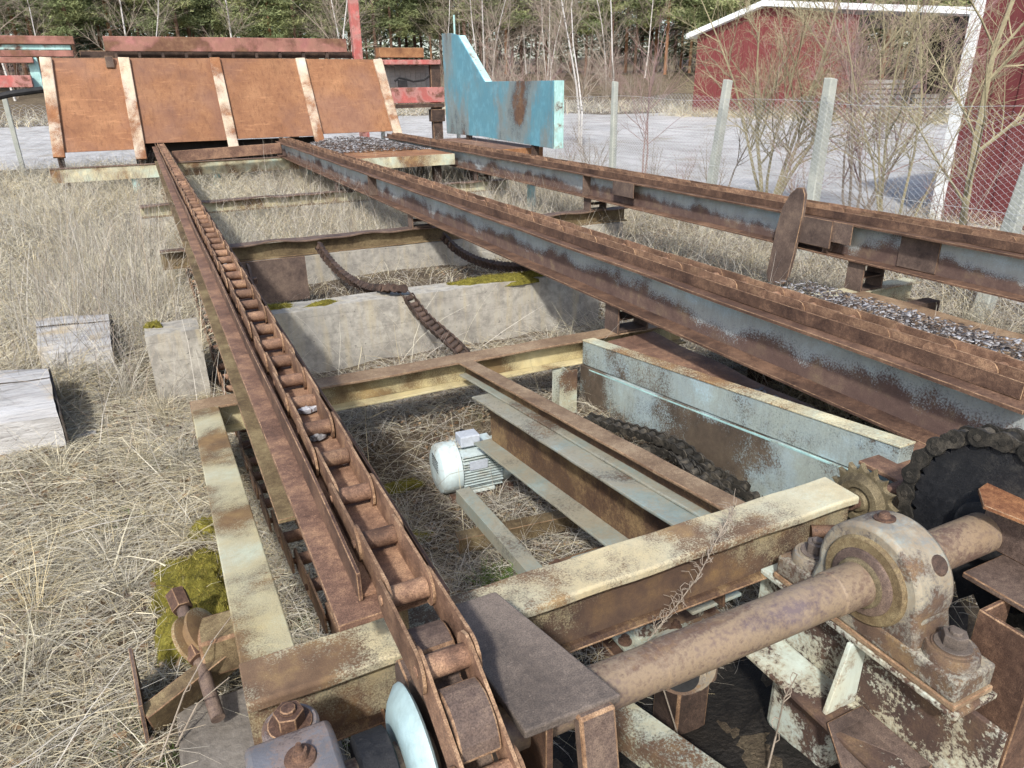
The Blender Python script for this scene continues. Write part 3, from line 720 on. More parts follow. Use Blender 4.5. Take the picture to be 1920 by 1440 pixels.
g = MB(); g.poly([(1.83, .94, .792), (1.90, 1.0, .792), (2.06, 1.03, .792), (2.06, .55, .792), (1.90, .55, .792)], (0, 0, .012)); part('top_plate', g, 'rust_orange', gb, .002)
g = MB(); g.box((1.74, .52, .632), (2.04, .90, .648)); part('flange', g, 'rust_purple', gb, .003)
g = MB(); g.box((1.905, .56, .65), (1.92, .97, .790)); part('web', g, 'rust_purple', gb, .002)
g = MB(); g.prism(C_prof(.12, .15, .012), (1.78, .80, .03), (1.78, .80, .630), up=(0, 1, 0)); part('post', g, 'rust', gb, .003)
g = MB(); g.box((1.70, .55, -.03), (2.1, 1.0, .03)); part('foot', g, 'concrete', gb, .01)

# bearing stand below the pillow block
bst = thing('bearing_stand', 'white and rust stand beam with triangular gusset under the cast bearing', 'stand', (1.5, .9, 0))
g = MB(); g.box((1.436, .675, .486), (1.588, 1.29, .5015)); part('top_flange', g, 'paint_stand', bst, .003)
g = MB(); g.box((1.498, .60, .262), (1.514, 1.34, .4845)); part('web', g, 'paint_stand', bst, .002)
g = MB(); g.box((1.36, .60, .246), (1.62, 1.34, .2605)); part('bottom_flange', g, 'paint_stand', bst, .003)
for yg in (.955,):
    g = MB(); g.poly([(1.385, yg, .262), (1.497, yg, .262), (1.497, yg, .484), (1.43, yg, .484)], (0, .014, 0)); part('gusset', g, 'paint_stand', bst, .002)
g = MB(); g.poly([(1.36, .93, .2615), (1.30, .80, .20), (1.40, .70, .262), (1.49, .72, .262), (1.49, .93, .262)], (0, 0, .012)); part('bent_plate', g, 'rust_purple', bst, .002)
g = MB(); g.box((1.42, .96, .0), (1.60, 1.18, .244)); part('column', g, 'paint_stand', bst, .02)
g = MB(); g.box((1.43, .62, .0), (1.58, .80, .244)); part('column', g, 'paint_stand', bst, .006)
# floor beams of the drive base
fb = thing('motor_skid', 'low green channel base carrying the motor and gearbox', 'motor skid', (1.1, 2.2, 0))
def lowbeam(a, b, w, h, mat, name='base_channel'):
    q = MB(); q.prism(C_prof(w, h, .008), a, b, nseg=2); return part(name, q, mat, fb, .002)
A = PZ(880, 912, -.02); B = PZ(985, 1050, -.02); lowbeam((A.x, A.y, -.02), (B.x + .05, B.y - .30, -.02), .075, .07, 'paint_grey_mint')
A = PZ(1175, 1330, .16); B = PZ(1330, 1440, .16); lowbeam((A.x - .05, A.y + .25, .17), (B.x + .12, B.y - .3, .17), .10, .09, 'paint_frame')
lowbeam((1.0, 2.72, -.093), (1.9, 2.62, -.093), .07, .08, 'rust_olive', 'cross_channel'); lowbeam((1.0, 1.98, -.093), (1.85, 1.95, -.093), .08, .08, 'rust', 'cross_channel')

# ------------------------------------------------------------------ motor and gearbox
def motor():
    c = PZ(838, 876, -.07); ax = Vector((1, -.06, 0)).normalized(); sd = Vector((0, 0, 1)).cross(ax).normalized()
    t = thing('electric_motor', 'pale blue-white electric motor with cooling fins and grey terminal box', 'motor', (c.x + .1, c.y, -.2))
    R = .098; n = 40; K = 1.25
    def P(u, s_, z): return c + (ax * u + sd * s_ + Vector((0, 0, z))) * K
    def PF(pr): return [(d_ * K, r_ * K) for d_, r_ in pr]
    cover = MB(); cover.lathe(PF([(-.055, .045), (-.053, .085), (-.042, .106), (-.028, .112), (.040, .112), (.042, .106)]), c, ax, n); fc = part('fan_cover', cover, 'motor_white', t, 0, True)
    for k in range(-2, 3):
        sl_ = MB(); z0 = .012 * k + .03
        q = P(-.0555, -.045 + .01 * abs(k), z0); sl_.hexa([P(-.056, -.05, z0), P(-.052, -.05, z0), P(-.052, .03, z0 + .01), P(-.056, .03, z0 + .01)], [P(-.056, -.05, z0 + .004), P(-.052, -.05, z0 + .004), P(-.052, .03, z0 + .014), P(-.056, .03, z0 + .014)]); part('vent_slot', sl_, 'rubber', fc)
    body = MB(); body.cyl(P(.043, 0, 0), P(.225, 0, 0), (R - .014) * K, None, n); part('body', body, 'motor_white', t, 0, True)
    for k in range(26):                      # horizontal cooling fins down both flanks
        side = 1 if k < 13 else -1; z = -.078 + (k % 13) * .013
        s0 = math.sqrt(max(.0001, (R - .016) ** 2 - z * z)); f = MB()
        s1_ = R + .006 if abs(z) < .06 else R - .004
        f.hexa([P(.044, side * s0, z - .0022), P(.222, side * s0, z - .0022), P(.222, side * s1_, z - .0012), P(.044, side * s1_, z - .0012)],
               [P(.044, side * s0, z + .0022), P(.222, side * s0, z + .0022), P(.222, side * s1_, z + .0012), P(.044, side * s1_, z + .0012)])
        part('cooling_fin', f, 'motor_white', t)
    eb = MB(); eb.lathe(PF([(.226, R), (.24, R + .006), (.262, R + .006), (.27, R - .03), (.31, R - .05)]), c, ax, n); part('end_shield', eb, 'motor_white', t, 0, True)
    tb = MB(); b0 = P(.10, 0, .098); e = ax * .055; s_ = sd * .05
    tb.hexa([b0 - e - s_, b0 + e - s_, b0 + e + s_, b0 - e + s_], [b0 - e - s_ + Vector((0, 0, .062)), b0 + e - s_ + Vector((0, 0, .062)), b0 + e + s_ + Vector((0, 0, .055)), b0 - e + s_ + Vector((0, 0, .055))]); part('terminal_box', tb, 'plastic_grey', t, .006)
    cb = MB(); cb.tube([P(.10, .05, .13), P(.10, .09, .12), P(.13, .13, .02), P(.22, .16, -.09), P(.40, .20, -.10)], .010, 8); part('cable', cb, 'rubber', t, 0, True)
    np_ = MB(); np_.hexa([P(.07, -.100, .02), P(.15, -.100, .02), P(.15, -.1005, .06), P(.07, -.1005, .06)], [P(.07, -.106, .02), P(.15, -.106, .02), P(.15, -.1065, .06), P(.07, -.1065, .06)]); part('name_plate', np_, 'plastic_grey', t)
    for s2 in (-1, 1):
        ft = MB(); f0 = P(.13, s2 * .08, -.085); ft.hexa([f0 - ax * .07 - sd * .025 - Vector((0, 0, .016)), f0 + ax * .07 - sd * .025 - Vector((0, 0, .016)), f0 + ax * .07 + sd * .025 - Vector((0, 0, .016)), f0 - ax * .07 + sd * .025 - Vector((0, 0, .016))], [f0 - ax * .07 - sd * .02, f0 + ax * .07 - sd * .02, f0 + ax * .07 + sd * .02, f0 - ax * .07 + sd * .02]); part('foot', ft, 'motor_white', t, .003)
    return t
motor()
mc = PZ(838, 876, -.07); lb = MB()
for k in range(60):
    c = Vector((mc.x + .05 + random.uniform(-.05, .05), mc.y + random.uniform(-.05, .05), .052 + random.uniform(0, .014))); s_ = random.uniform(.008, .018)
    lb.add([c + Vector((random.uniform(-s_, s_), random.uniform(-s_, s_), random.uniform(-.004, .012))) for _ in range(4)], [(0, 1, 2), (0, 2, 3)])
o = solo('leaf_litter', lb, 'dry_leaf', 'small heap of pale dry leaf litter lying on the motor', 'leaf litter', (mc.x, mc.y, .05)); o['kind'] = 'stuff'
for k, dz in ((0, .0), (1, .06)):
    g = MB(); g.box((mc.x - .02, mc.y - .12 + k * .2, -.31), (mc.x + .34, mc.y - .06 + k * .2, -.20)); solo('motor_rail', g, 'rust', 'short rusty mounting rail under the electric motor', 'mounting rail', (mc.x + .1, mc.y, 0), 'mounting rails under the motor')
gbx = thing('gearbox', 'cream and rust gearbox casting with bolted flange under the near beam', 'gearbox', (1.35, 1.9, .05))
g = MB(); g.poly([(1.24, 1.62, -.06), (1.24, 2.05, -.06), (1.24, 2.10, .08), (1.24, 1.98, .16), (1.24, 1.72, .16), (1.24, 1.60, .08)], (.30, 0, 0)); part('casing', g, 'paint_stand', gbx, .02, True)
g = MB(); g.box((1.18, 1.58, .035), (1.60, 2.14, .055)); part('split_flange', g, 'paint_frame', gbx, .005)
for (x, y) in ((1.20, 1.62), (1.20, 1.86), (1.20, 2.10), (1.40, 1.60), (1.57, 1.62), (1.57, 2.10)):
    g = MB(); g.ngon_bolt((x, y, .0555), (0, 0, 1), .017, .018); part('bolt', g, 'rust', gbx)
g = MB(); g.lathe([(0, .07), (.05, .07), (.055, .045), (.10, .045), (.10, .02)], (1.24, 1.80, .06), (-1, 0, 0), 28); part('input_boss', g, 'rust_olive', gbx, 0, True)
g = MB(); g.box((1.20, 1.58, -.14), (1.60, 2.12, -.062)); part('foot', g, 'rust', gbx, .006)
g = MB(); g.lathe([(0, .03), (.07, .03), (.07, .042), (.09, .042)], (1.05, 2.02, .0), (.3, -.9, .1), 20); part('coupling', g, 'rust', gbx, 0, True)
# bolted flange bearing glimpsed below the near beam
fb2 = thing('flange_bearing', 'pale flange bearing with a black bore beneath the near beam', 'bearing', (1.02, 1.30, .2))
g = MB(); g.lathe([(0, .10), (.03, .10), (.032, .075), (.07, .07), (.07, .05)], (1.14, 1.27, .30), (-.6, -.8, .1), 28); part('housing', g, 'paint_white', fb2, 0, True)
g = MB(); g.lathe([(.071, .052), (.082, .05), (.082, .034)], (1.14, 1.27, .30), (-.6, -.8, .1), 28); part('bore', g, 'rubber', fb2, 0, True)
g = MB(); g.box((1.16, 1.28, -.12), (1.28, 1.40, .21)); part('foot', g, 'rust_dark', fb2, .008)
g = MB(); g.ngon_bolt((1.24, 1.26, .36), (0, 0, 1), .02, .03); g.cyl((1.24, 1.26, .2), (1.24, 1.26, .36), .03, None, 16); part('bolt', g, 'paint_white', fb2, .002)

# ------------------------------------------------------------------ risers, cross beams, walls
def riser(x, y, z0, lab, grp='riser blocks under the rails', w=.22, d=.15):
    t = thing('riser_block', lab, 'riser block', (x, y, z0), grp); z1 = BOT - .002
    for s_ in (-1, 1):
        g = MB(); g.box((x + s_ * w / 2 - .006, y - d / 2, z0 + .002), (x + s_ * w / 2 + .006, y + d / 2, z1)); part('side_plate', g, 'rust_purple', t, .002)
    for k in range(3):
        z = z0 + .004 + (z1 - z0 - .018) * k / 2
        g = MB(); g.box((x - w / 2 + .0065, y - d / 2 + .004, z), (x + w / 2 - .0065, y + d / 2 - .004, z + .010)); part('shelf', g, 'rust_dark' if k == 1 else 'rust_purple', t, .001)
    return t
beams = [(7.55, .43, -.02, 5.2, 'brown cross beam with a wavy flange on the second concrete wall', True),
         (10.9, .43, -.16, 5.2, 'cross beam with yellowish web on the far concrete pier', True)]
for (y, z, xa, xb, lab, wavy) in beams:
    t = thing('cross_beam', lab, 'beam', ((xa + xb) / 2, y, z - .16))
    def wv(q, a, b, s, y=y):
        d = .012 * math.sin(s * 34 + y) * max(0, 1 - s * 1.7) + .004 * math.sin(s * 70)
        return (q.x, q.y, q.z + d * (1.6 if a > .02 else .4)) if b > -.02 else q
    g = MB(); g.prism(rect_prof(.16, .014), (xa, y, z), (xb, y, z), nseg=90, fn=wv); part('top_flange', g, 'rust_purple', t, .002)
    g = MB(); g.box((xa, y - .005, z - .146), (xb, y + .005, z - .018)); part('web', g, 'paint_olive' if y > 9 else 'rust_olive', t)
    g = MB(); g.prism(rect_prof(.16, .012), (xa, y, z - .146), (xb, y, z - .146), nseg=4); part('bottom_flange', g, 'rust_olive', t, .002)
for i, x in enumerate(RX):
    nm = ('the rail over the green frame', 'the middle rail', 'the rail by the fence')[i]
    for (y, z, wh) in ((YF, ZF, "the frame's far beam"), (7.55, .43, 'the wavy brown cross beam'), (10.9, .43, 'the yellowish cross beam')):
        if i == 2 and y == YF: continue
        riser(x, y, z, 'rusty riser block under %s on %s' % (nm, wh))
riser(RX[2], 3.70, .36, 'dark rusty riser block under the rail by the fence on the cream beam stub')
g = MB(); g.prism(I_prof(.16, .16, .012, .01), (4.35, 3.70, .36), (5.35, 3.70, .36)); st_ = solo('beam_stub', g, 'paint_cream', 'short cream beam stub under the rail by the fence', 'beam', (4.8, 3.7, .2), bevel=.003)
g = MB(); g.box((4.4, 3.58, -.05), (5.2, 3.82, .198)); solo('concrete_pier', g, 'concrete', 'low concrete pier under the short cream beam stub', 'concrete pier', (4.8, 3.7, 0), bevel=.015)

def rough_wall(name, lab, x0, x1, y0, y1, zt, notch=None, loc=None):
    """concrete wall with an uneven, chipped top"""
    nx, ny, nz = max(4, int((x1 - x0) / .06)), max(3, int((y1 - y0) / .06)), max(4, int(zt / .06)); vs = []; idx = {}
    def V(i, j, k):
        if (i, j, k) not in idx:
            x = x0 + (x1 - x0) * i / nx; y = y0 + (y1 - y0) * j / ny; z = -.08 + (zt + .08) * k / nz
            if k == nz: z += .004 * fbm(x, y * 1, 6, 5) + .002 * fbm(x, y, 30, 6)
            if j == 0: y += .002 * fbm(x, z * 2, 5, 9) + (max(0, .018 * float(fbm(x, 0, 9, 13)) - .008) if k == nz else 0)
            if i == 0: x += .003 * fbm(y, z, 5, 10)
            if i == nx: x -= .003 * fbm(y, z, 5, 11)
            if notch and k > nz * .55 and notch[0] < x < notch[1]: z -= .10
            idx[i, j, k] = len(vs); vs.append((x, y, float(z)))
        return idx[i, j, k]
    fs = []
    for i in range(nx):
        for j in range(ny): fs.append((V(i, j, nz), V(i + 1, j, nz), V(i + 1, j + 1, nz), V(i, j + 1, nz)))
        for k in range(nz):
            fs.append((V(i, 0, k), V(i + 1, 0, k), V(i + 1, 0, k + 1), V(i, 0, k + 1))); fs.append((V(i + 1, ny, k), V(i, ny, k), V(i, ny, k + 1), V(i + 1, ny, k + 1)))
    for j in range(ny):
        for k in range(nz):
            fs.append((V(0, j + 1, k), V(0, j, k), V(0, j, k + 1), V(0, j + 1, k + 1))); fs.append((V(nx, j, k), V(nx, j + 1, k), V(nx, j + 1, k + 1), V(nx, j, k + 1)))
    mb_ = MB(); mb_.add(vs, fs)
    return solo(name, mb_, 'concrete', lab, 'concrete wall', ((x0 + x1) / 2, (y0 + y1) / 2, 0), smooth=True)
rough_wall('concrete_wall', 'weathered concrete wall under the rails with moss along its top edge', 0.42, 3.15, 4.88, 5.10, .45)
rough_wall('concrete_wall', 'upright concrete block left of the chain rail beyond the frame corner', -.19, .125, 4.80, 5.10, .44)
rough_wall('concrete_wall', 'concrete wall carrying the wavy brown cross beam', .25, 5.1, 7.42, 7.75, .268)
rough_wall('concrete_wall', 'squat pale concrete pier carrying the yellowish cross beam', -.22, .5, 10.75, 11.1, .268)
rough_wall('concrete_wall', 'concrete footing under the yellowish cross beam by the middle rail', 1.9, 5.1, 10.78, 11.1, .268)
g = MB(); g.box((-.22, 1.25, -.03), (.22, 2.02, .045)); solo('concrete_slab', g, 'dirty_concrete', 'dirty low concrete slab beside the near corner of the frame', 'concrete slab', (0, 1.6, 0), bevel=.01)
# rusty sheet on the wall beside the chain, and a roller hanging by it
g = MB(); g.box((.42, 6.6, .06), (1.14, 6.615, .45)); solo('steel_sheet', g, 'rust_purple', 'flat brown steel sheet standing behind the mossy concrete wall', 'steel sheet', (.8, 6.6, 0.06), bevel=.002)
dr = MB(); dr.lathe([(0, .12), (.01, .13), (.02, .13), (.022, .09), (.10, .09), (.102, .13), (.112, .13), (.12, .12)], (.44, 5.6, .52), (1, 0, 0), 32)
dt = thing('guide_roller', 'rusty flanged guide roller beside the chain rail above the mossy wall', 'roller', (.44, 5.6, .36)); part('wheel', dr, 'rust_purple', dt, 0, True)
g = MB(); g.box((.38, 5.57, .50), (.60, 5.63, .54)); part('axle', g, 'rust', dt, .003)
g = MB(); g.box((.385, 5.50, .36), (.40, 5.70, .60)); part('bracket', g, 'rust', dt, .003)

def moss_patch(pts, lab, zoff=.0, hgt=.035):
    """low lumpy cushion over a list of (x, y, radius) at surface z"""
    t = None
    for (x, y, z, rx, ry) in pts:
        n = 44; vs = []; fs = []
        for i in range(n + 1):
            for j in range(n + 1):
                u = i / n * 2 - 1; v = j / n * 2 - 1; uu = u * math.sqrt(1 - v * v / 2); vv = v * math.sqrt(1 - u * u / 2); r = math.hypot(uu, vv)
                k = 1 + .34 * fbm(uu * 1.0 + x * 7, vv + y * 5, 2.6, 2)
                px_, py_ = x + uu * rx * k, y + vv * ry * k
                h_ = hgt * max(0, 1 - r ** 3) * (1 + .16 * fbm(px_, py_, 12, 3) + .08 * fbm(px_, py_, 50, 4))
                vs.append((px_, py_, z + float(h_) - (.02 if r > .97 else 0)))
        for i in range(n):
            for j in range(n): a = i * (n + 1) + j; fs.append((a, a + n + 1, a + n + 2, a + 1))
        mb_ = MB(); mb_.add(vs, fs)
        o = solo('moss', mb_, 'moss', lab, 'moss', (x, y, z), smooth=True); o['kind'] = 'stuff'
        va = np.array([v_ for v_ in vs if v_[2] > z + .004]); m_ = int(min(6000, 60000 * rx * ry))
        if len(va):
            pk = va[RNG.integers(0, len(va), m_)] + RNG.normal(0, .004, (m_, 3)) * np.array([1, 1, .3])
            MOSS_FIB.append(blades(pk[:, 0], pk[:, 1], pk[:, 2] - .003, RNG.uniform(.008, .022, m_), RNG.uniform(.5, 1.5, m_), RNG.uniform(.002, .004, m_), np.array([(.20, .175, .028), (.28, .25, .045), (.14, .125, .025), (.36, .31, .08), (.24, .18, .045)]), .5, 2))
MOSS_FIB = []
moss_patch([(2.3, 5.0, .44, .36, .10), (2.72, 4.99, .44, .2, .09)], 'bright yellow-green moss on the concrete wall below the middle rail', hgt=.04)
moss_patch([(.62, 5.02, .44, .16, .07), (.95, 4.97, .44, .12, .04), (-.13, 5.02, .44, .05, .05)], 'olive moss strip on the concrete wall beside the steel sheet', hgt=.03)
moss_patch([(-.12, 2.72, 0.0, .17, .22), (-.02, 2.42, 0.02, .15, .15), (-.17, 2.40, 0.02, .09, .14), (-.02, 3.05, .0, .10, .10)], 'cushion of golden moss on the ground outside the frame', hgt=.085)
moss_patch([(.80, 3.02, -.265, .13, .09), (.66, 2.90, -.22, .12, .07), (.95, 3.42, -.2, .14, .05)], 'thin moss on the ground around the motor', hgt=.02)

stuff('moss_fibres', MOSS_FIB, 'straw', 'fuzzy tips of the golden moss cushions', 'moss')
# ------------------------------------------------------------------ walkway plates and tables with bark
g = MB(); g.prism(rect_prof(.34, .012), (2.50, 1.62, .392), (2.50, 3.50, .402), nseg=20, fn=lambda q, a, b, s: (q.x, q.y, q.z + .006 * math.sin(s * 19 + a * 8)))
solo('catwalk_plate', g, 'rust_flange', 'narrow rust-brown plate lying under the middle rail beside the green wall', 'steel plate', (2.5, 2.5, .39), bevel=.002)
g = MB(); g.prism(rect_prof(1.65, .014), (3.78, 1.6, .40), (3.78, 3.55, .40), nseg=20, fn=lambda q, a, b, s: (q.x, q.y, q.z + .004 * math.sin(s * 12 + a * 5)))
wk = solo('walkway_plate', g, 'rust_tan', 'bark-strewn steel walkway plate between the middle rail and the fence rail', 'walkway', (4.0, 2.6, .386), bevel=.002)
for (yy, k) in ((1.8, 0), (3.2, 1)):
    g = MB(); g.prism(rect_prof(.10, .10), (3.2, yy, .384), (4.9, yy, .384)); solo('walkway_bearer', g, 'rust_dark', 'dark square bearer under the bark-strewn walkway plate', 'beam', (4.0, yy, .284), 'bearers under the walkway')
    for xx in (3.3, 4.7):
        g = MB(); g.box((xx - .05, yy - .05, -.03), (xx + .05, yy + .05, .282)); solo('walkway_post', g, 'rust_dark', 'short dark post holding up the bark-strewn walkway', 'post', (xx, yy, 0), 'posts under the walkway')
def scatter_bark(name, lab, x0, x1, y0, y1, z, n, smin, smax, hump=.03):
    v = []; q = []; tt = []
    for k in range(n):
        x = RNG.uniform(x0, x1); y = RNG.uniform(y0, y1); s_ = RNG.uniform(smin, smax); a = RNG.uniform(0, 6.28); asp = RNG.uniform(.15, .6)
        hh = z + hump * RNG.uniform(.1, 1) * max(.1, 1 - ((x - (x0 + x1) / 2) / (x1 - x0) * 2) ** 2)
        u = np.array([math.cos(a), math.sin(a), RNG.uniform(-.35, .35)]) * s_; w_ = np.array([-math.sin(a), math.cos(a), RNG.uniform(-.4, .4)]) * s_ * asp; c = np.array([x, y, hh]); up = np.array([0, 0, .22 * s_ * asp + .002])
        b = len(v); v += [c - u - w_, c + u - w_ * .6, c + u * .9 + w_, c - u + w_ * .8, c - u - w_ + up, c + u - w_ * .6 + up, c + u * .9 + w_ + up, c - u + w_ * .8 + up]
        q += [(b + 4, b + 5, b + 6, b + 7), (b, b + 1, b + 5, b + 4), (b + 1, b + 2, b + 6, b + 5), (b + 2, b + 3, b + 7, b + 6), (b + 3, b, b + 4, b + 7)]
        col = np.array([(.07, .06, .055), (.17, .15, .14), (.30, .29, .29), (.42, .42, .43), (.12, .09, .07)][RNG.integers(0, 5)]) * RNG.uniform(.8, 1.2); tt += [col] * 8
    return stuff(name, [(np.array(v), np.array(q), np.array(tt))], 'straw', lab, 'bark')
scatter_bark('bark_debris', 'grey bark chips heaped along the walkway plate beside the middle rail', 3.0, 4.3, 1.65, 3.5, .40, 7000, .003, .020, .22)
scatter_bark('bark_debris', 'few dark bark scraps on the narrow plate under the middle rail', 2.36, 2.6, 1.7, 2.6, .40, 60, .01, .04, .01)
tb = thing('bark_table', 'brown steel table with cream edge heaped with bark before the tilted panel', 'table', (3.6, 13.5, 0))
g = MB(); g.box((2.74, 11.6, .775), (4.60, 15.3, .80)); part('top', g, 'rust_orange', tb, .005)
g = MB(); g.box((2.74, 11.59, .63), (4.60, 11.61, .80)); part('front_edge', g, 'paint_cream', tb, .003)
for xx in (3.0, 4.35):
    for yy in (11.8, 15.0): g = MB(); g.box((xx - .06, yy - .06, -.03), (xx + .06, yy + .06, .773)); part('leg', g, 'rust_dark', tb)
scatter_bark('bark_debris', 'heap of blue-grey bark chips on the table before the tilted panel', 2.9, 4.55, 12.6, 15.2, .80, 4200, .008, .035, .13)
tb2 = thing('side_table', 'rusty brown steel table standing before the blue plate', 'table', (5.6, 13, 0))
g = MB(); g.box((4.98, 11.9, .765), (6.4, 15.0, .80)); part('top', g, 'rust_flange', tb2, .005)
g = MB(); g.box((4.98, 11.88, .60), (6.4, 11.899, .80)); part('front_edge', g, 'rust_orange', tb2, .003)
for xx in (5.1, 6.25):
    for yy in (12.1, 14.8): g = MB(); g.box((xx - .06, yy - .06, -.03), (xx + .06, yy + .06, .763)); part('leg', g, 'rust_dark', tb2)
mp = MB(); mp.prism(C_prof(.09, .09, .008), (5.0, 9.6, -.03), (5.0, 9.6, .56), up=(0, 1, 0)); solo('mint_post', mp, 'paint_mint', 'mint green channel post below the rail by the fence', 'post', (5.0, 9.6, 0))
# paddle plate standing against the far rail
pts = [PX(px_, py_, 4.58) for px_, py_ in ((1437, 512), (1446, 470), (1456, 425), (1466, 390), (1480, 365), (1494, 352), (1505, 352), (1509, 365), (1505, 400), (1496, 440), (1487, 480), (1476, 520), (1468, 533), (1452, 533), (1440, 528))]
g = MB(); g.poly(pts, (.03, 0, 0)); solo('paddle_plate', g, 'rust_purple', 'tall rounded rusty paddle plate leaning against the rail by the fence', 'steel plate', tuple(pts[0]), bevel=.004)
g = MB(); q0 = PX(1508, 405, 4.60); g.box((4.60, q0.y - .28, q0.z - .21), (4.615, q0.y + .02, q0.z + .0)); solo('paddle_bracket', g, 'rust_purple', 'flat dark bracket plate behind the rusty paddle plate', 'bracket', (4.6, q0.y, q0.z - .2), bevel=.003)

# ------------------------------------------------------------------ loose chains
def chain_path(pts, pitch):
    P = [Vector(p) for p in pts]; out = []
    for i in range(len(P) - 1):
        p0, p1, p2, p3 = P[max(i - 1, 0)], P[i], P[i + 1], P[min(i + 2, len(P) - 1)]
        for k in range(12):
            t = k / 12; out.append(.5 * ((2 * p1) + (p2 - p0) * t + (2 * p0 - 5 * p1 + 4 * p2 - p3) * t * t + (3 * p1 - p0 - 3 * p2 + p3) * t ** 3))
    out.append(P[-1]); return resample(out, pitch)
def loose(px_pts, lab, mat, pitch=.068, twist=None, w=.024, h=.05, nrm=(0, -.35, 1), name='loose_chain', grp=None):
    pins = chain_path(px_pts, pitch); n = nrm
    if twist: n = [Vector((math.cos(twist[0] + twist[1] * k), 0.25, math.sin(twist[0] + twist[1] * k))) for k in range(len(pins))]
    return roller_chain(lab, (pins, n), pitch, tuple(pins[0]), mat, name, w, grp, h)
loose([PY(598, 462, 7.40), PY(618, 490, 7.05), PY(650, 520, 6.5), PY(690, 540, 5.7), PZ(722, 541, .50), PZ(752, 541, .50), PY(772, 566, 4.86), PY(800, 600, 4.55), PY(838, 633, 4.2), PY(868, 662, 3.9), PY(880, 690, 3.75)], 'rusty chain drooping over the mossy concrete wall toward the frame', 'rust_dark', .085, (1.2, .06), .03, .06)
loose([PY(832, 444, 7.40), PY(856, 468, 7.1), PY(890, 487, 6.6), PY(930, 498, 6.1), PY(965, 501, 5.7), PY(992, 500, 5.45)], 'short dark chain sagging beneath the middle rail above the moss', 'rust_dark', .085, (1.3, .05), .03, .06)
loose([PZ(1105, 785, .13), PZ(1160, 800, .15), PZ(1215, 815, .19), PZ(1270, 835, .21), PZ(1310, 865, .20), PZ(1350, 895, .17), PZ(1415, 930, .14), PZ(1460, 985, .12)], 'greasy black roller chain lying along the foot of the green wall', 'greasy_chain', .064, None, .022, .052, (.9, .5, .1))
loose([PZ(1190, 850, .10), PZ(1235, 840, .14), PZ(1275, 857, .17), PZ(1300, 885, .20), PZ(1340, 915, .19), PZ(1400, 965, .15)], 'second strand of black roller chain curled inside the frame', 'greasy_chain', .064, None, .022, .052, (.9, .5, .1))

# ------------------------------------------------------------------ timber offcuts, junk on the left
def timber(lab, corners, z, depth, grp):
    """top face corner points; hewn block with a split, uneven surface"""
    a, b, c, d = [Vector((p.x, p.y, z)) for p in corners]; nx, ny, nz = 22, 14, 8; vs = []; idx = {}
    def V(i, j, k):
        if (i, j, k) not in idx:
            u = i / nx; v = j / ny; p = (a.lerp(b, u)).lerp(d.lerp(c, u), v); zz = z - depth * (1 - k / nz)
            e = .03 * (abs(2 * v - 1) ** 6) if k == nz else 0
            zz += (.005 * fbm(p.x * .6, p.y * 6, 2.2, 7) - e) * (k / nz) + .002 * fbm(p.x * 2, p.y * 14, 4, 5) * (k == nz)
            pos = p + Vector((.004 * fbm(p.y, zz, 9, 2) if i in (0, nx) else 0, .005 * fbm(p.x, zz * 3, 5, 3) if j in (0, ny) else 0, 0)); idx[i, j, k] = len(vs); vs.append((pos.x, pos.y, float(zz)))
        return idx[i, j, k]
    fs = []
    for i in range(nx):
        for j in range(ny): fs.append((V(i, j, nz), V(i + 1, j, nz), V(i + 1, j + 1, nz), V(i, j + 1, nz)))
        for k in range(nz): fs.append((V(i, 0, k), V(i + 1, 0, k), V(i + 1, 0, k + 1), V(i, 0, k + 1))); fs.append((V(i, ny, k), V(i + 1, ny, k), V(i + 1, ny, k + 1), V(i, ny, k + 1)))
    for j in range(ny):
        for k in range(nz): fs.append((V(0, j, k), V(0, j + 1, k), V(0, j + 1, k + 1), V(0, j, k + 1))); fs.append((V(nx, j, k), V(nx, j + 1, k), V(nx, j + 1, k + 1), V(nx, j, k + 1)))
    mb_ = MB(); mb_.add(vs, fs); c0 = (a + b + c + d) / 4
    t_ = thing('timber_block', lab, 'timber block', (c0.x, c0.y, 0), grp); part('block', mb_, 'weathered_wood', t_, 0, True)
    g = MB(); dn = Vector((0, 0, depth - .01)); o_ = Vector((.004, 0, -.02)); q = [b + o_, c + o_]; g.poly([q[0], q[1], q[1] - dn, q[0] - dn], (.012, 0, 0)); part('end_grain', g, 'rotten_end', t_, .004)
    ck = MB(); v_ = .58; p_ = a.lerp(d, v_); r_ = b.lerp(c, v_ + .08); ck.tube([p_ + Vector((0, 0, .001)), p_.lerp(r_, .4) + Vector((0, .01, .0025)), p_.lerp(r_, .7) + Vector((0, -.006, .0015)), r_ + Vector((0, 0, .001))], [.004, .006, .005, .007], 5); part('drying_crack', ck, 'rotten_end', t_)
    return t_
timber('grey hewn timber block with a square dark end, lying farther back in the dry grass', [PZ(70, 655, .22), PZ(208, 648, .22), PZ(203, 582, .22), PZ(66, 588, .22)], .22, .24, None)
timber('big pale hewn timber block with a split side, beside the bleached splinter of wood', [PZ(-60, 792, .26), PZ(108, 772, .26), PZ(86, 682, .26), PZ(-60, 692, .26)], .26, .28, None)
g = MB(); A = PZ(100, 828, .03); B = PZ(180, 808, .05); g.prism([(-.022, 0), (-.018, -.014), (.02, -.012), (.016, .003)], A, B, nseg=3); solo('wood_splinter', g, 'weathered_wood', 'bleached splinter of wood on the grass by the big timber block', 'wood splinter', tuple(A))
tn = thing('chain_tensioner', 'rusty tensioner with olive pulley and long bolt lying outside the frame', 'tensioner', (-.15, 2.1, 0))
g = MB(); g.prism(C_prof(.05, .11, .01), (-.31, 1.98, .13), (.02, 2.12, .20), up=(0, -.3, 1)); part('channel', g, 'rust_olive', tn, .003)
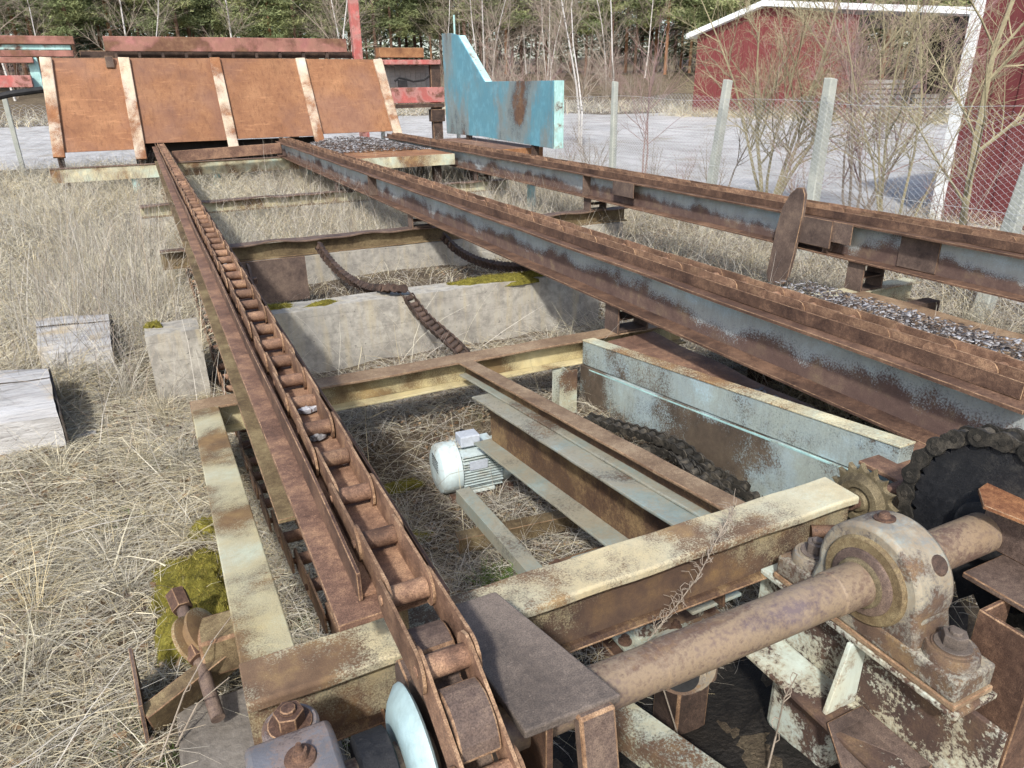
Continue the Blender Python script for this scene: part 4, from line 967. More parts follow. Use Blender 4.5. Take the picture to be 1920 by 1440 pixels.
g = MB(); g.poly([(-.33, 2.20, .02), (-.31, 1.93, .01), (-.305, 1.95, .16), (-.325, 2.18, .20)], (.012, 0, 0)); part('end_plate', g, 'rust_purple', tn, .002)
g = MB(); g.lathe([(0, .06), (.008, .085), (.02, .085), (.03, .06), (.05, .06), (.06, .085), (.07, .085), (.078, .06)], (-.15, 2.16, .17), (.75, -.2, .5), 32); part('pulley', g, 'paint_olive', tn, 0, True)
g = MB(); g.cyl((-.16, 2.33, .22), (-.10, 1.86, .10), .021, None, 14); part('bolt_rod', g, 'rust_purple', tn, 0, True)
for pa, pb in (((-.17, 2.36, .235), (-.155, 2.29, .21)), ((-.135, 2.11, .18), (-.125, 2.07, .165))):
    g = MB(); g.cyl(pa, pb, .035, None, 6); part('nut', g, 'rust', tn, .002)
g = MB(); g.box((-.12, 2.04, .10), (.0, 2.18, .24)); part('slide_block', g, 'rust_olive', tn, .01)
# scraps caught in the chain
for k, (px_, py_, s_) in enumerate(((575, 765, .036), (600, 815, .032), (640, 865, .020), (522, 683, .022), (420, 494, .030))):
    c = PZ(px_, py_, .875); mb_ = MB()
    for j in range(5 if k != 4 else 2):
        a = random.uniform(0, 6); o_ = Vector((math.cos(a), math.sin(a), 0)) * s_ * .5; r_ = s_ * random.uniform(.5, .9)
        vs = []
        for u in range(6):
            for v in range(4):
                th = u / 6 * 6.283; ph = v / 3 * math.pi; rr = r_ * random.uniform(.6, 1.15); vs.append(c + o_ + Vector((math.cos(th) * math.sin(ph) * rr, math.sin(th) * math.sin(ph) * rr * .8, math.cos(ph) * rr * .55)))
        mb_.add(vs, [(u * 4 + v, ((u + 1) % 6) * 4 + v, ((u + 1) % 6) * 4 + v + 1, u * 4 + v + 1) for u in range(6) for v in range(3)])
    solo('bark_scrap', mb_, 'pale_chip' if k in (0, 2, 4) else 'bark_chips', ('crumpled pale scrap caught in the chain beside the cream far beam', 'dark crumbly scrap in the chain just below the crumpled pale one', 'small pale scrap on the trough floor above the wide tooth blocks', 'little dark scrap between chain rollers above the concrete wall', 'pale chip lying on the chain rollers near the wavy brown beam')[k], 'bark scrap', tuple(c))

# ================================================================== FAR END OF THE CONVEYOR
YB, YT = 16.05, 16.75
pn = thing('tilted_panel', 'wide tilted rust-orange steel panel with pale painted ribs across the rail ends', 'panel', (1.8, 16.3, .6))
rib_px = [((86, 110), (112, 297)), ((232, 110), (266, 300)), ((402, 110), (441, 289)), ((562, 111), (600, 268)), ((707, 113), (748, 262))]
ribs = []
for (t_, b_) in rib_px:
    T = PY(t_[0], t_[1], YT); B = PY(b_[0], b_[1], YB); ribs.append((T, B))
nrm = Vector((0, -(ribs[0][0].z - ribs[0][1].z), YT - YB)).normalized(); 
if nrm.y > 0: nrm = -nrm
for (T, B) in ribs:
    r = MB(); r.prism([(-.098, 0), (-.098, .06), (-.088, .07), (.088, .07), (.098, .06), (.098, 0)], B, T, up=nrm); part('rib', r, 'rib_paint', pn, .008)
zb = .86
for k in range(4):
    T0, B0 = ribs[k]; T1, B1 = ribs[k + 1]; nx, ny = 14, 10; vs = []; fs = []
    low = (.79, .885, .90, .93)[k]
    for i in range(nx + 1):
        for j in range(ny + 1):
            u = .02 + .96 * i / nx; v = j / ny; Tt = T0.lerp(T1, u); Bb = B0.lerp(B1, u); s0 = (low - Bb.z) / (Tt.z - Bb.z); p = Bb.lerp(Tt, s0 + (1.004 - s0) * v)
            p = p + nrm * (.004 + .003 * math.sin(u * 7 + k * 2 + v * 4) + .004 * math.sin(u * 3 + v * 9 + k)); vs.append(p)
    for i in range(nx):
        for j in range(ny): a = i * (ny + 1) + j; fs.append((a, a + ny + 1, a + ny + 2, a + 1))
    m_ = MB(); m_.add(vs, fs); o = part('panel_sheet', m_, 'rust_panel', pn); sm = o.modifiers.new('thick', 'SOLIDIFY'); sm.thickness = .012; sm.offset = -1
tr_ = MB(); tr_.prism(rect_prof(.05, .05), ribs[0][0] + Vector((-.1, .03, .02)), ribs[4][0] + Vector((.1, .03, .02))); part('top_rail', tr_, 'rust', pn, .004)
for k in (0, 1, 2, 3, 4):
    B = ribs[k][1]; g = MB(); g.box((B.x - .05, YB + .12, -.03), (B.x + .05, YB + .24, B.z + .25)); part('leg', g, 'rust_dark', pn)
g = MB(); g.box((ribs[1][1].x, YB + .26, .62), (ribs[4][1].x, YB + .3, .70)); part('rear_brace', g, 'rust_dark', pn)
g = MB(); g.box((ribs[1][1].x - .1, YB + .5, .2), (ribs[3][1].x, YB + .53, .86)); part('rear_skirt', g, 'dark_inside', pn)
c0 = ribs[1][0].lerp(ribs[1][1], .02) + nrm * .05; g = MB(); g.box((c0.x - .32, c0.y - .04, c0.z - .14), (c0.x - .18, c0.y + .02, c0.z + .06)); part('hinge_block', g, 'rust_purple', pn, .005)
# beams under the panel
e0 = PY(92, 313, 15.45); e1 = PY(560, 292, 15.45)
bb = thing('base_beam', 'cream and mint painted base beam crossing below the rails before the tilted panel', 'beam', (.8, 15.45, .2))
g = MB(); g.prism(rect_prof(.16, .014), (e0.x, 15.45, .575), (e1.x + .9, 15.45, .575)); part('top_flange', g, 'rust_purple', bb, .003)
g = MB(); g.box((e0.x, 15.385, .33), (e1.x + .9, 15.40, .56)); part('web', g, 'paint_cream', bb, .002)
for xx in (-.2, 1.2, 3.0): g = MB(); g.cyl((xx, 15.5, -.03), (xx, 15.5, .559), .07, None, 16); part('leg', g, 'paint_mint', bb, 0, True)
g = MB(); g.prism(C_prof(.06, .19, .012), (RX[0] + .16, 15.10, .80), (RX[1] - .16, 15.10, .86)); solo('tie_beam', g, 'rust_flange', 'plain rust-brown tie beam between two rail ends before the tilted panel', 'beam', (1.4, 15.1, .6), bevel=.004)
# red log-handling structure behind the panel
RY = 19.0
rs = thing('red_log_frame', 'red and rusty steel log frame standing behind the tilted panel', 'steel frame', (1.5, RY, 0))
def ybox(name, x0, y0, x1, y1, mat, y=RY, d=.22, par=rs, bev=.01):
    ym = min(max((y0 + y1) / 2, 20), 160); a = PY(x0, ym, y); b = PY(x1, ym, y); za = PY((x0 + x1) / 2, y1, y).z; zb_ = PY((x0 + x1) / 2, y0, y).z
    g = MB(); g.box((a.x, y, max(za, -.03)), (b.x, y + d, zb_)); return part(name, g, mat, par, bev)
ybox('long_beam', 195, 70, 650, 97, 'paint_redrust'); ybox('left_beam', -160, 66, 138, 82, 'paint_redrust'); ybox('left_stripe', -160, 83, 132, 93, 'paint_mint', RY + .06, .1)
ybox('left_lower_beam', -160, 94, 138, 106, 'paint_redrust'); ybox('left_shelf', -160, 107, 62, 118, 'paint_redrust', RY - .2); ybox('left_rail', -160, 142, 60, 165, 'paint_red', RY - .3)
ybox('post', 668, -40, 684, 330, 'paint_red', RY + .25, .2); ybox('hanger', 57, 108, 76, 168, 'paint_mint', RY - .05, .15)
ybox('right_shelf', 716, 112, 826, 121, 'paint_red', RY - .3, .6); ybox('right_rail', 728, 164, 832, 193, 'paint_red', RY - .3); ybox('rusty_block', 711, 89, 795, 108, 'rust_orange', RY - .2, .3)
ybox('post', 809, 121, 827, 330, 'rust_dark', RY - .2, .15); ybox('bracket', 806, 205, 832, 228, 'rust_dark', RY - .25, .2); ybox('under_beam', 738, 194, 832, 202, 'rust_dark', RY - .28)
for k in range(9):
    x = 722 + k * 9.6; ybox('board', x, 123, x + 8.6, 164, 'grey_lumber', RY + .3, .03, rs, 0)
for k in range(10):
    x = 215 + k * 44; ybox('spacer', x, 97, x + 5, 108, 'rust_dark', RY + .02, .1, rs, 0)
ybox('beam_behind', 150, 96, 670, 109, 'rust_dark', RY + .5, .2)
g = MB(); g.tube([PY(740, 152, RY - .1), PY(748, 146, RY - .1), PY(760, 148, RY - .1), PY(775, 153, RY - .1), PY(795, 150, RY - .1), PY(812, 137, RY - .1)], .025, 8); part('black_hose', g, 'rubber', rs, 0, True)
ybox('hose_clamp', 748, 150, 764, 163, 'rubber', RY - .15, .1)
g = MB(); g.tube([PY(-40, 190, RY - 1), PY(20, 176, RY - 1), PY(80, 168, RY - .9)], .06, 8); solo('black_pipe', g, 'rubber', 'black pipe slanting up behind the left edge of the tilted panel', 'pipe', tuple(PY(20, 176, RY - 1)), smooth=True)
for xx in (-3.0, 3.4):
    g = MB(); g.box((xx - .1, RY, -.03), (xx + .1, RY + .2, 1.9)); part('post', g, 'rust_dark', rs)
# blue plate
bp = thing('blue_plate', 'tall blue-painted steel side plate with rust stains and swept-up wing', 'side plate', (6.0, 13, .2))
pts = [PX(p[0], p[1], 6.0) for p in ((1036, 279), (1037, 151), (908, 153), (858, 66), (845, 62), (828, 63), (838, 250), (905, 256))]
g = MB(); g.poly(pts, (.02, 0, 0)); part('plate', g, 'paint_aqua', bp, .004)
a, b = pts[0], pts[1]
g = MB(); g.box((6.022, a.y - .02, a.z), (6.17, a.y + .0, b.z)); part('end_web', g, 'paint_mint', bp, .003)
g = MB(); g.box((6.172, a.y - .02, a.z), (6.19, a.y + .9, b.z)); part('back_flange', g, 'paint_mint', bp, .003)
p2, p3 = pts[2], pts[3]
g = MB(); g.poly([p2 + Vector((.022, 0, 0)), p3 + Vector((.022, 0, 0)), p3 + Vector((.022, .05, .0)), p2 + Vector((.022, .06, 0))], (.14, 0, 0)); part('wing_edge', g, 'paint_mint', bp, .003)
for k, yy in enumerate((a.y + .7, a.y + 3.6)): g = MB(); g.box((6.025, yy, -.03), (6.125, yy + .1, a.z + .4)); part('leg', g, 'rust_dark', bp)
g = MB(); q = PY(851, 28, 15.6); g.cyl((q.x, 15.6, 1.2), (q.x, 15.6, q.z), .02, None, 10); solo('thin_rod', g, 'paint_mint', 'thin pale rod sticking up behind the blue plate', 'rod', (q.x, 15.6, 1.2))

# ================================================================== WIRE FENCE
def chain_link(A, B, h, cell, r, lean=0, z0=.04):
    A = Vector(A); B = Vector(B); L = (B - A).length; t = (B - A).normalized(); nr = t.cross(Vector((0, 0, 1))); g = MB(); n = int(L / cell); m_ = int(h / (cell * .5))
    V = []; F = []
    for k in range(n):
        pl = []
        for j in range(m_ + 1):
            s = k * cell + (cell if (j + k) % 2 else 0); z = z0 + h * j / m_ * (1 - .03 * math.sin(s * 1.7) - .02 * math.sin(s * .9 + 1))
            p = A + t * s + nr * (.03 * math.sin(s * 2.1 + z * 3) + (.003 if (j + k) % 2 else -.003) + lean * z) + Vector((0, 0, z)); pl.append(p)
        o = len(V)
        for p in pl: V += [p + nr * r, p - nr * r * .5 + t * r * .87, p - nr * r * .5 - t * r * .87]
        for j in range(m_):
            for q in range(3): F.append((o + j * 3 + q, o + j * 3 + (q + 1) % 3, o + j * 3 + 3 + (q + 1) % 3, o + j * 3 + 3 + q))
    g.add(V, F); return g
fn = thing('wire_fence', 'chain-link fence on grey concrete posts between the rails and the red buildings', 'fence', (fence_x(7), 7, 0))
def fpt(y, z=0): return Vector((fence_x(y), y, z))
g = chain_link(fpt(2.2), fpt(11.4), 1.62, .045, .0017); part('wire_mesh', g, 'wire_steel', fn)['kind'] = 'stuff'
g = chain_link(fpt(11.4), fpt(20.5), 1.6, .06, .0024); part('wire_mesh', g, 'wire_steel', fn)['kind'] = 'stuff'
for z in (.85, 1.63):
    g = MB(); g.tube([fpt(2.2 + k * .5, z + .02 * math.sin(k * .9)) for k in range(37)], .0022, 4); part('line_wire', g, 'wire_steel', fn)
def yfence(px_):                            # where the photograph's column meets the fence line
    best = None
    for k in range(4000):
        y = 1 + k * .005; d = RM.T @ np.array([fence_x(y), y, -1.0]); u = d[0] / d[2] * FPX + 960
        if best is None or abs(u - px_) < best[0]: best = (abs(u - px_), y)
    return best[1]
for (px_, lx, ly, w_) in ((1148, .0, .02, .10), (1328, .09, -.10, .11), (1524, .03, .0, .12), (1880, .12, -.12, .12)):
    y = yfence(px_); p = fpt(y); g = MB(); hw = w_ / 2; ht = 1.86
    g.hexa([(p.x - hw + .02, y - hw, -.05), (p.x + hw + .02, y - hw, -.05), (p.x + hw + .02, y + hw, -.05), (p.x - hw + .02, y + hw, -.05)],
           [(p.x - hw * .8 + .02 + lx, y - hw * .8 + ly, ht), (p.x + hw * .8 + .02 + lx, y - hw * .8 + ly, ht - .015), (p.x + hw * .8 + .02 + lx, y + hw * .8 + ly, ht), (p.x - hw * .8 + .02 + lx, y + hw * .8 + ly, ht)])
    part('post', g, 'post_concrete', fn, .01)
for y in (14.0, 17.2, 20.4):
    p = fpt(y); g = MB(); g.box((p.x - .045, y - .045, -.05), (p.x + .045, y + .045, 1.85)); part('post', g, 'post_concrete', fn, .01)
f2 = thing('wire_fence', 'far chain-link fence crossing behind the tilted panel and red frame', 'fence', (0, 21, 0))
g = chain_link((-9, 21, 0), (8.3, 21, 0), 1.5, .075, .0038); part('wire_mesh', g, 'wire_steel', f2)['kind'] = 'stuff'
for x in (-8.4, -5.6, -2.6, .4, 3.4, 6.2):
    g = MB(); g.box((x - .05, 20.98, -.05), (x + .05, 21.08, 1.7)); part('post', g, 'post_concrete', f2, .01)

# ================================================================== RED BUILDINGS
A = Vector((28.6, 35.2, 0)); B = Vector((31.0, 26.0, 0)); tdir = (B - A).normalized(); ndir = Vector((tdir.y, -tdir.x, 0));
if ndir.x < 0: ndir = -ndir                # into the building
def shed_pt(s, d, z): return A + tdir * s + ndir * d + Vector((0, 0, z))
def s_at(px_, py_):                         # pixel -> (distance along facade, height)
    r = ray(px_, py_); n2 = np.array([ndir.x, ndir.y, 0]); k = (n2 @ np.array([A.x, A.y, 0])) / (n2 @ r); p = r * k; q = Vector((p[0], p[1], 0)); return ((q - A).dot(tdir), p[2] + H)
sh_ = thing('red_shed', 'red boarded shed with white roof edge and an open lumber bay', 'shed', tuple(A))
zl = s_at(1300, 62)[1]; sr, zr = s_at(1437, 12); se, ze = s_at(1612, 28); s2, z2 = s_at(1815, 34)
nb_ = 64
for k in range(nb_):
    u0 = se * k / nb_; u1 = se * (k + .97) / nb_
    def ht(u): return zl + (zr - zl) * u / sr if u < sr else zr + (ze - zr) * (u - sr) / (se - sr)
    g = MB(); d = .03 if k % 2 else 0
    g.add([shed_pt(u0, d, -.05), shed_pt(u1, d, -.05), shed_pt(u1, d, ht(u1)), shed_pt(u0, d, ht(u0)), shed_pt(u0, .08, -.05), shed_pt(u1, .08, -.05), shed_pt(u1, .08, ht(u1)), shed_pt(u0, .08, ht(u0))],
          [(0, 1, 2, 3), (5, 4, 7, 6), (0, 3, 7, 4), (1, 5, 6, 2), (3, 2, 6, 7)]); part('board', g, 'red_board', sh_)
def slab(name, pts, d0, d1, th, mat):
    g = MB(); b = [shed_pt(s, d, z) for (s, z) in pts for d in (d0, d1)]
    g.hexa([b[0] - Vector((0, 0, th)), b[2] - Vector((0, 0, th)), b[3] - Vector((0, 0, th)), b[1] - Vector((0, 0, th))], [b[0], b[2], b[3], b[1]]); return part(name, g, mat, sh_)
slab('roof', [(-.5, zl - .02), (sr, zr + .28)], -.35, 9, .26, 'white_paint'); slab('roof', [(sr + .01, zr + .27), (s2 + .5, z2 + .35)], -.35, 9, .26, 'white_paint')
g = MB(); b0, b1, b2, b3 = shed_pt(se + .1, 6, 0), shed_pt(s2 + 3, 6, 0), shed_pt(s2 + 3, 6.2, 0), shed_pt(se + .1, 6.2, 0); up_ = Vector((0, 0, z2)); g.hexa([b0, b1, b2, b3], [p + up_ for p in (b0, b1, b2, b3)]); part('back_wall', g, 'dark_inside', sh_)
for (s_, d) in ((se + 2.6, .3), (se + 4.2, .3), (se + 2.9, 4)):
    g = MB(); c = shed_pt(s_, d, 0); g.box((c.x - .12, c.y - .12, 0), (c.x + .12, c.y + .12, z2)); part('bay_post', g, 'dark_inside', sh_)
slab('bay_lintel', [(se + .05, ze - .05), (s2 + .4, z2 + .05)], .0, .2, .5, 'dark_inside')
for k, (s_, d, hh) in enumerate(((se + .9, 1.5, 1.9), (se + 3.2, 2.2, 1.2), (se + 5, 2.5, 1.6), (se + 1.6, .3, .8))):
    ls = thing('lumber_stack', 'stack of grey boards stored in the open bay of the red shed', 'lumber stack', tuple(shed_pt(s_, d, 0)), 'lumber stacks in the shed bay')
    for j in range(int(hh / .22)):
        c = shed_pt(s_ + random.uniform(-.1, .1), d, .06 + j * .22); g = MB()
        p = [c - tdir * .9, c + tdir * .9, c + tdir * .9 + ndir * 2, c - tdir * .9 + ndir * 2]; g.hexa(p, [q + Vector((0, 0, .16)) for q in p]); part('board', g, 'grey_lumber', ls)
# near red building: corner and the wall running toward the camera
nbld = thing('red_building', 'dark red boarded building with white corner trim beyond the fence', 'building', (9.8, 5, 0))
cA = Vector((9.86, 6.76, 0)); wd = Vector((.10, -1, 0)).normalized(); wn = Vector((1, .10, 0)).normalized()
for k in range(52):
    a = .16 + k * .155
    g = MB(); d = .022 if k % 2 else 0
    p = [cA + wd * a + wn * d, cA + wd * (a + .151) + wn * d, cA + wd * (a + .151) + wn * .1, cA + wd * a + wn * .1]
    g.hexa([q + Vector((0, 0, .02)) for q in p], [q + Vector((0, 0, 3.5)) for q in p]); part('board', g, 'red_board_dull', nbld)
p = [cA - wn * .03, cA + wd * .155 - wn * .03, cA + wd * .155 + wn * .14, cA + wn * .14]; g = MB(); g.hexa([q + Vector((0, 0, .0)) for q in p], [q + Vector((0, 0, 3.5)) for q in p]); part('corner_trim', g, 'white_paint', nbld, .006)
for k in range(30):
    a = .16 + k * .155; d = .022 if k % 2 else 0; o_ = wd * .012
    p = [cA + wn * a + o_ * 0 - wd * (-d), cA + wn * (a + .151) + wd * d, cA + wn * (a + .151) + wd * .1, cA + wn * a + wd * .1]
    g = MB(); g.hexa([q + Vector((0, 0, .02)) for q in p], [q + Vector((0, 0, 3.5)) for q in p]); part('board', g, 'red_board_dull', nbld)
g = MB(); p = [cA - wn * .12 - wd * .12, cA + wd * 9 - wn * .12, cA + wd * 9 + wn * 6, cA + wn * 6 - wd * .12]; g.hexa([q + Vector((0, 0, 3.51)) for q in p], [q + Vector((0, 0, 3.65)) for q in p]); part('roof', g, 'white_paint', nbld)

# ================================================================== TREES
def clump_crown(zlo, zhi, rad, n, seed, tints, sz=(.16, .36), nb=62):
    r = np.random.default_rng(seed); V = []; Q = []; T = []
    for b in range(nb):
        f = (b + r.uniform(0, 1)) / nb; z = zlo + (zhi - zlo) * f; R = rad * (1 - f ** 1.6 * .75) * r.uniform(.35, 1.15); a = r.uniform(0, 6.283)
        cx, cy, cz = R * np.cos(a), R * np.sin(a), z + r.uniform(-.2, .3); sp = rad * r.uniform(.16, .34); base = tints[r.integers(0, len(tints))] * r.uniform(.65, 1.25)
        m_ = n // nb
        for k in range(m_):
            c = np.array([cx, cy, cz]) + r.normal(0, 1, 3) * np.array([sp, sp, sp * .33]); d = r.normal(0, 1, 3); d[2] = abs(d[2]) * .6; d /= np.linalg.norm(d); e = np.cross(d, r.normal(0, 1, 3)); e /= np.linalg.norm(e); s_ = r.uniform(*sz)
            o = len(V); V += [c - e * s_ * .07, c + e * s_ * .07, c + d * s_ + e * s_ * .13, c + d * s_ - e * s_ * .13]; Q.append((o, o + 1, o + 2, o + 3)); T += [base * r.uniform(.8, 1.2)] * 4
    return np.array(V), np.array(Q), np.array(T)
PINE_T = np.array([(.25, .28, .125), (.20, .235, .105), (.29, .31, .14), (.165, .20, .09)])
SPRUCE_T = np.array([(.075, .09, .05), (.10, .12, .065), (.06, .075, .045)])
def pine_variant(k):
    r = random.Random(100 + k); h = r.uniform(15, 19); zlo = r.uniform(3.6, 5.4) if k < 4 else 1.5
    tk = MB(); tk.tube([(0, 0, -.6), (r.uniform(-.1, .1), 0, h * .3), (r.uniform(-.2, .2), .1, h * .6), (0, 0, h * .98)], [.17, .14, .10, .02], 8)
    for j in range(16):
        z = r.uniform(2.2, h * .7); a = r.uniform(0, 6.28); L = r.uniform(.8, 2.0); tk.tube([(0, 0, z), (math.cos(a) * L * .5, math.sin(a) * L * .5, z + .15), (math.cos(a) * L, math.sin(a) * L, z + r.uniform(-.2, .4))], [.035, .022, .008], 4)
    v, q, t = clump_crown(zlo, h + .5, r.uniform(2.1, 2.8) if k < 4 else 2.1, 13000, 200 + k, PINE_T if k < 4 else SPRUCE_T)
    return tk.mesh('trunk', 'pine_bark' if k % 2 else 'pine_bark_orange'), np_mesh('crown', v, q, t, 'needles')
PV = [pine_variant(k) for k in range(6)]
def bare_branching(h, seed, r0, nstem=1, spread=.2, levels=3, nsub=9, lean=0, droop=.0, kink=.12):
    r = random.Random(seed); mb_ = MB(); tw = MB()
    def grow(p, d, L, rad, lev, tgt):
        pts = [p]; rd = [rad]; ns = 5; q = p.copy(); dd = d.copy()
        for i in range(ns):
            dd = (dd + Vector((r.gauss(0, kink), r.gauss(0, kink), r.gauss(0, kink * .6) + (.05 if lev == 0 else .03 - droop)))).normalized(); q = q + dd * (L / ns); pts.append(q.copy()); rd.append(max(rad * (1 - .75 * (i + 1) / ns), .0012))
        tgt.tube(pts, rd, 6 if lev == 0 else (4 if lev == 1 else 3), caps=False)
        if lev < levels:
            for k in range(nsub if lev == 0 else max(3, nsub - 3 * lev)):
                f = r.uniform(.22 if lev == 0 else .1, .97); i = min(int(f * ns), ns - 1); b = pts[i].lerp(pts[i + 1], f * ns - i); ax = (pts[i + 1] - pts[i]).normalized(); a = r.uniform(0, 6.28); o = ax.orthogonal().normalized(); o = o * math.cos(a) + ax.cross(o) * math.sin(a)
                nd = (ax * r.uniform(.5, 1.0) + o * r.uniform(.45, .95)).normalized(); grow(b, nd, L * r.uniform(.28, .55) * (1.1 - .5 * f), rd[i] * r.uniform(.35, .6), lev + 1, tw)
    for s_ in range(nstem):
        a = 6.28 * s_ / nstem + r.uniform(0, 1); d = Vector((math.cos(a) * spread * r.uniform(.3, 1.3) + lean, math.sin(a) * spread * r.uniform(.3, 1.3), 1)).normalized()
        grow(Vector((math.cos(a) * .05 * (nstem > 1), math.sin(a) * .05 * (nstem > 1), -.05)), d, h * r.uniform(.75, 1.1), r0 * r.uniform(.7, 1.1), 0, mb_)
    return mb_, tw
BV = []
for k in range(4):
    a_, b_ = bare_branching(11 + k, 40 + k, .065 + .008 * k, 1 + (k == 3), .12, 3, 16, 0, .02, .07); BV.append((a_.mesh('trunk', 'birch_bark'), b_.mesh('branches', 'twig_bark')))
UV = []
for k in range(4):
    a_, b_ = bare_branching(3.4 + .5 * k, 60 + k, .03, 5, .3, 2, 11, 0, 0, .1); UV.append((a_.mesh('stems', 'twig_bark'), b_.mesh('twigs', ('twig_bark', 'red_twig')[k % 2])))
def place_tree(name, meshes, names, x, y, label, cat, grp, sc=1, rz=None, z=None):
    z = float(terrain(x, y)) if z is None else z
    t = bpy.data.objects.new(name, None); C.objects.link(t); t.location = (x, y, z - .05); t.scale = (sc, sc, sc); t.rotation_euler = (random.gauss(0, .015), random.gauss(0, .015), random.uniform(0, 6.28) if rz is None else rz); t.empty_display_size = .2
    t['label'] = label; t['category'] = cat; t['group'] = grp
    for me, nm in zip(meshes, names): o = bpy.data.objects.new(nm, me); link(o, t)
    return t
def at_col(px_, dist):
    d = ray(px_, 155); d = np.array([d[0], d[1]]); d /= np.linalg.norm(d); return d * dist
pine_lab = ['tall pine with broad light green crown at the edge of the wood', 'pine with reddish trunk and mid green crown in the wood', 'slender pine with bare lower trunk in the wood beyond the yard', 'full-crowned pine with yellowish needles in the wood beyond the yard', 'dark dense spruce with branches to the ground in the wood', 'dark spruce standing deep in the wood']
R2 = random.Random(5)
for k in range(136):
    px_ = -140 + 2150 * ((k * .618034) % 1.0); front = k < 70; dist = R2.uniform(66, 80) if front else R2.uniform(82, 108)
    if 740 < px_ < 1320 and front: dist += 7
    x, y = at_col(px_, dist); v = R2.choice([0, 1, 2, 3, 0, 3]) if front else R2.choice([0, 1, 2, 3, 4, 1, 2, 3, 5])
    place_tree('pine_tree' if v < 4 else 'spruce_tree', PV[v], ('trunk', 'crown'), x, y, pine_lab[v], 'pine' if v < 4 else 'spruce', 'conifers of the wood beyond the yard', R2.uniform(.8, 1.12))
birch_lab = ['thin white-stemmed birch without leaves at the edge of the wood', 'bare birch with a straight pale trunk before the pines', 'bare birch with fine grey twigs before the pines', 'bare birch forked low into two white stems before the pines']
for k in range(24):
    px_ = ((20, 95, 245, 290, 445, 640, 655)[k] if k < 7 else R2.uniform(790, 1310)); x, y = at_col(px_, R2.uniform(60, 66) if k < 7 else R2.uniform(64, 84)); v = R2.randrange(4)
    place_tree('birch_tree', BV[v], ('trunk', 'branches'), x, y, birch_lab[v], 'birch', 'bare birches at the edge of the wood', R2.uniform(.7, 1.1))
bush_lab = ['bare grey thicket bush at the foot of the wood', 'bare reddish thicket bush at the foot of the wood', 'wide bare grey bush at the foot of the wood', 'wide bare reddish bush at the foot of the wood']
for k in range(44):
    px_ = R2.uniform(760, 1320) if k < 38 else R2.uniform(0, 760); x, y = at_col(px_, R2.uniform(57, 74)); v = R2.randrange(4)
    place_tree('bare_bush', UV[v], ('stems', 'twigs'), x, y, bush_lab[v], 'bush', 'bare bushes at the foot of the wood', R2.uniform(.5, .95))
for k in range(11):
    yy = 4.6 + k * 1.35 + R2.uniform(-.4, .4); v = R2.randrange(4)
    place_tree('bare_bush', UV[v], ('stems', 'twigs'), fence_x(yy) + R2.uniform(.5, 1.5), yy, ('low grey twiggy bush', 'low reddish twiggy bush', 'low spreading grey bush', 'low spreading reddish bush')[v] + ' growing along the outside of the wire fence', 'bush', 'twiggy bushes along the fence', R2.uniform(.22, .42))
# the deep wood behind reads as one dark mass
pv = []
for k in range(110):
    px_ = -250 + 2400 * ((k * .618034 + .3) % 1); x, y = at_col(px_, R2.uniform(116, 150)); v, q, t = clump_crown(.5, 19, 3.2, 460, 900 + k, SPRUCE_T, (.8, 1.7), 40); v = v + np.array([x, y, float(terrain(x, y))]); pv.append((v, q, t * 1.15))
stuff('far_wood', pv, 'needles', 'dark mass of distant conifers closing the view behind the pines', 'woodland')

# ---------------------------------------------------------------- near bare shrubs and saplings
def shrub(name, x, y, h, seed, r0, nstem, spread, levels, nsub, m1, m2, lab, cat='shrub', lean=0, kink=.1):
    a_, b_ = bare_branching(h, seed, r0, nstem, spread, levels, nsub, lean, 0, kink); t = thing(name, lab, cat, (x, y, 0)); BASE[t.name] = (0, 0, 0)
    part('stems', a_, m1, t, 0, True); part('twigs', b_, m2, t); return t
shrub('willow_shrub', 8.3, 8.3, 3.4, 71, .034, 6, .32, 3, 14, 'willow_bark', 'willow_bark', 'multi-stemmed bare willow behind the fence before the red shed')
shrub('willow_shrub', 8.1, 6.6, 3.2, 72, .024, 5, .4, 3, 13, 'twig_bark', 'red_twig', 'reddish bare twiggy shrub beside the white corner trim')
shrub('young_willow', 6.95, 4.35, 3.9, 73, .042, 1, .05, 3, 16, 'willow_bark', 'willow_bark', 'yellow-green bare willow stem before the dark red building', lean=-.06)
shrub('young_willow', 7.4, 5.5, 2.9, 78, .02, 5, .5, 3, 11, 'willow_bark', 'willow_bark', 'thin arching yellow willow shoots before the dark red wall')
x, y = at_col(1378, 13); shrub('bare_sapling', x, y, 3.4, 74, .022, 1, .05, 2, 14, 'twig_bark', 'twig_bark', 'thin bare sapling behind the fence between two concrete posts')
x, y = at_col(1215, 15); shrub('bare_sapling', x, y, 3.0, 75, .02, 2, .12, 2, 12, 'red_twig', 'red_twig', 'thin reddish sapling beyond the fence near the blue plate')
x, y = at_col(1090, 24); shrub('birch_sapling', x, y, 6, 76, .04, 2, .06, 2, 16, 'birch_bark', 'twig_bark', 'slender young birch growing just beyond the end of the blue plate')
x, y = at_col(1160, 30); shrub('birch_sapling', x, y, 7, 77, .05, 1, .06, 2, 16, 'birch_bark', 'twig_bark', 'slender young birch in the yard between blue plate and red shed')
x, y = at_col(930, 27); shrub('bare_sapling', x, y, 4.5, 79, .03, 4, .22, 2, 12, 'twig_bark', 'twig_bark', 'bare grey shrub behind the swept-up wing of the blue plate')
x, y = at_col(1010, 25); shrub('bare_sapling', x, y, 4.0, 80, .03, 3, .22, 2, 12, 'twig_bark', 'red_twig', 'bare reddish shrub above the blue plate')

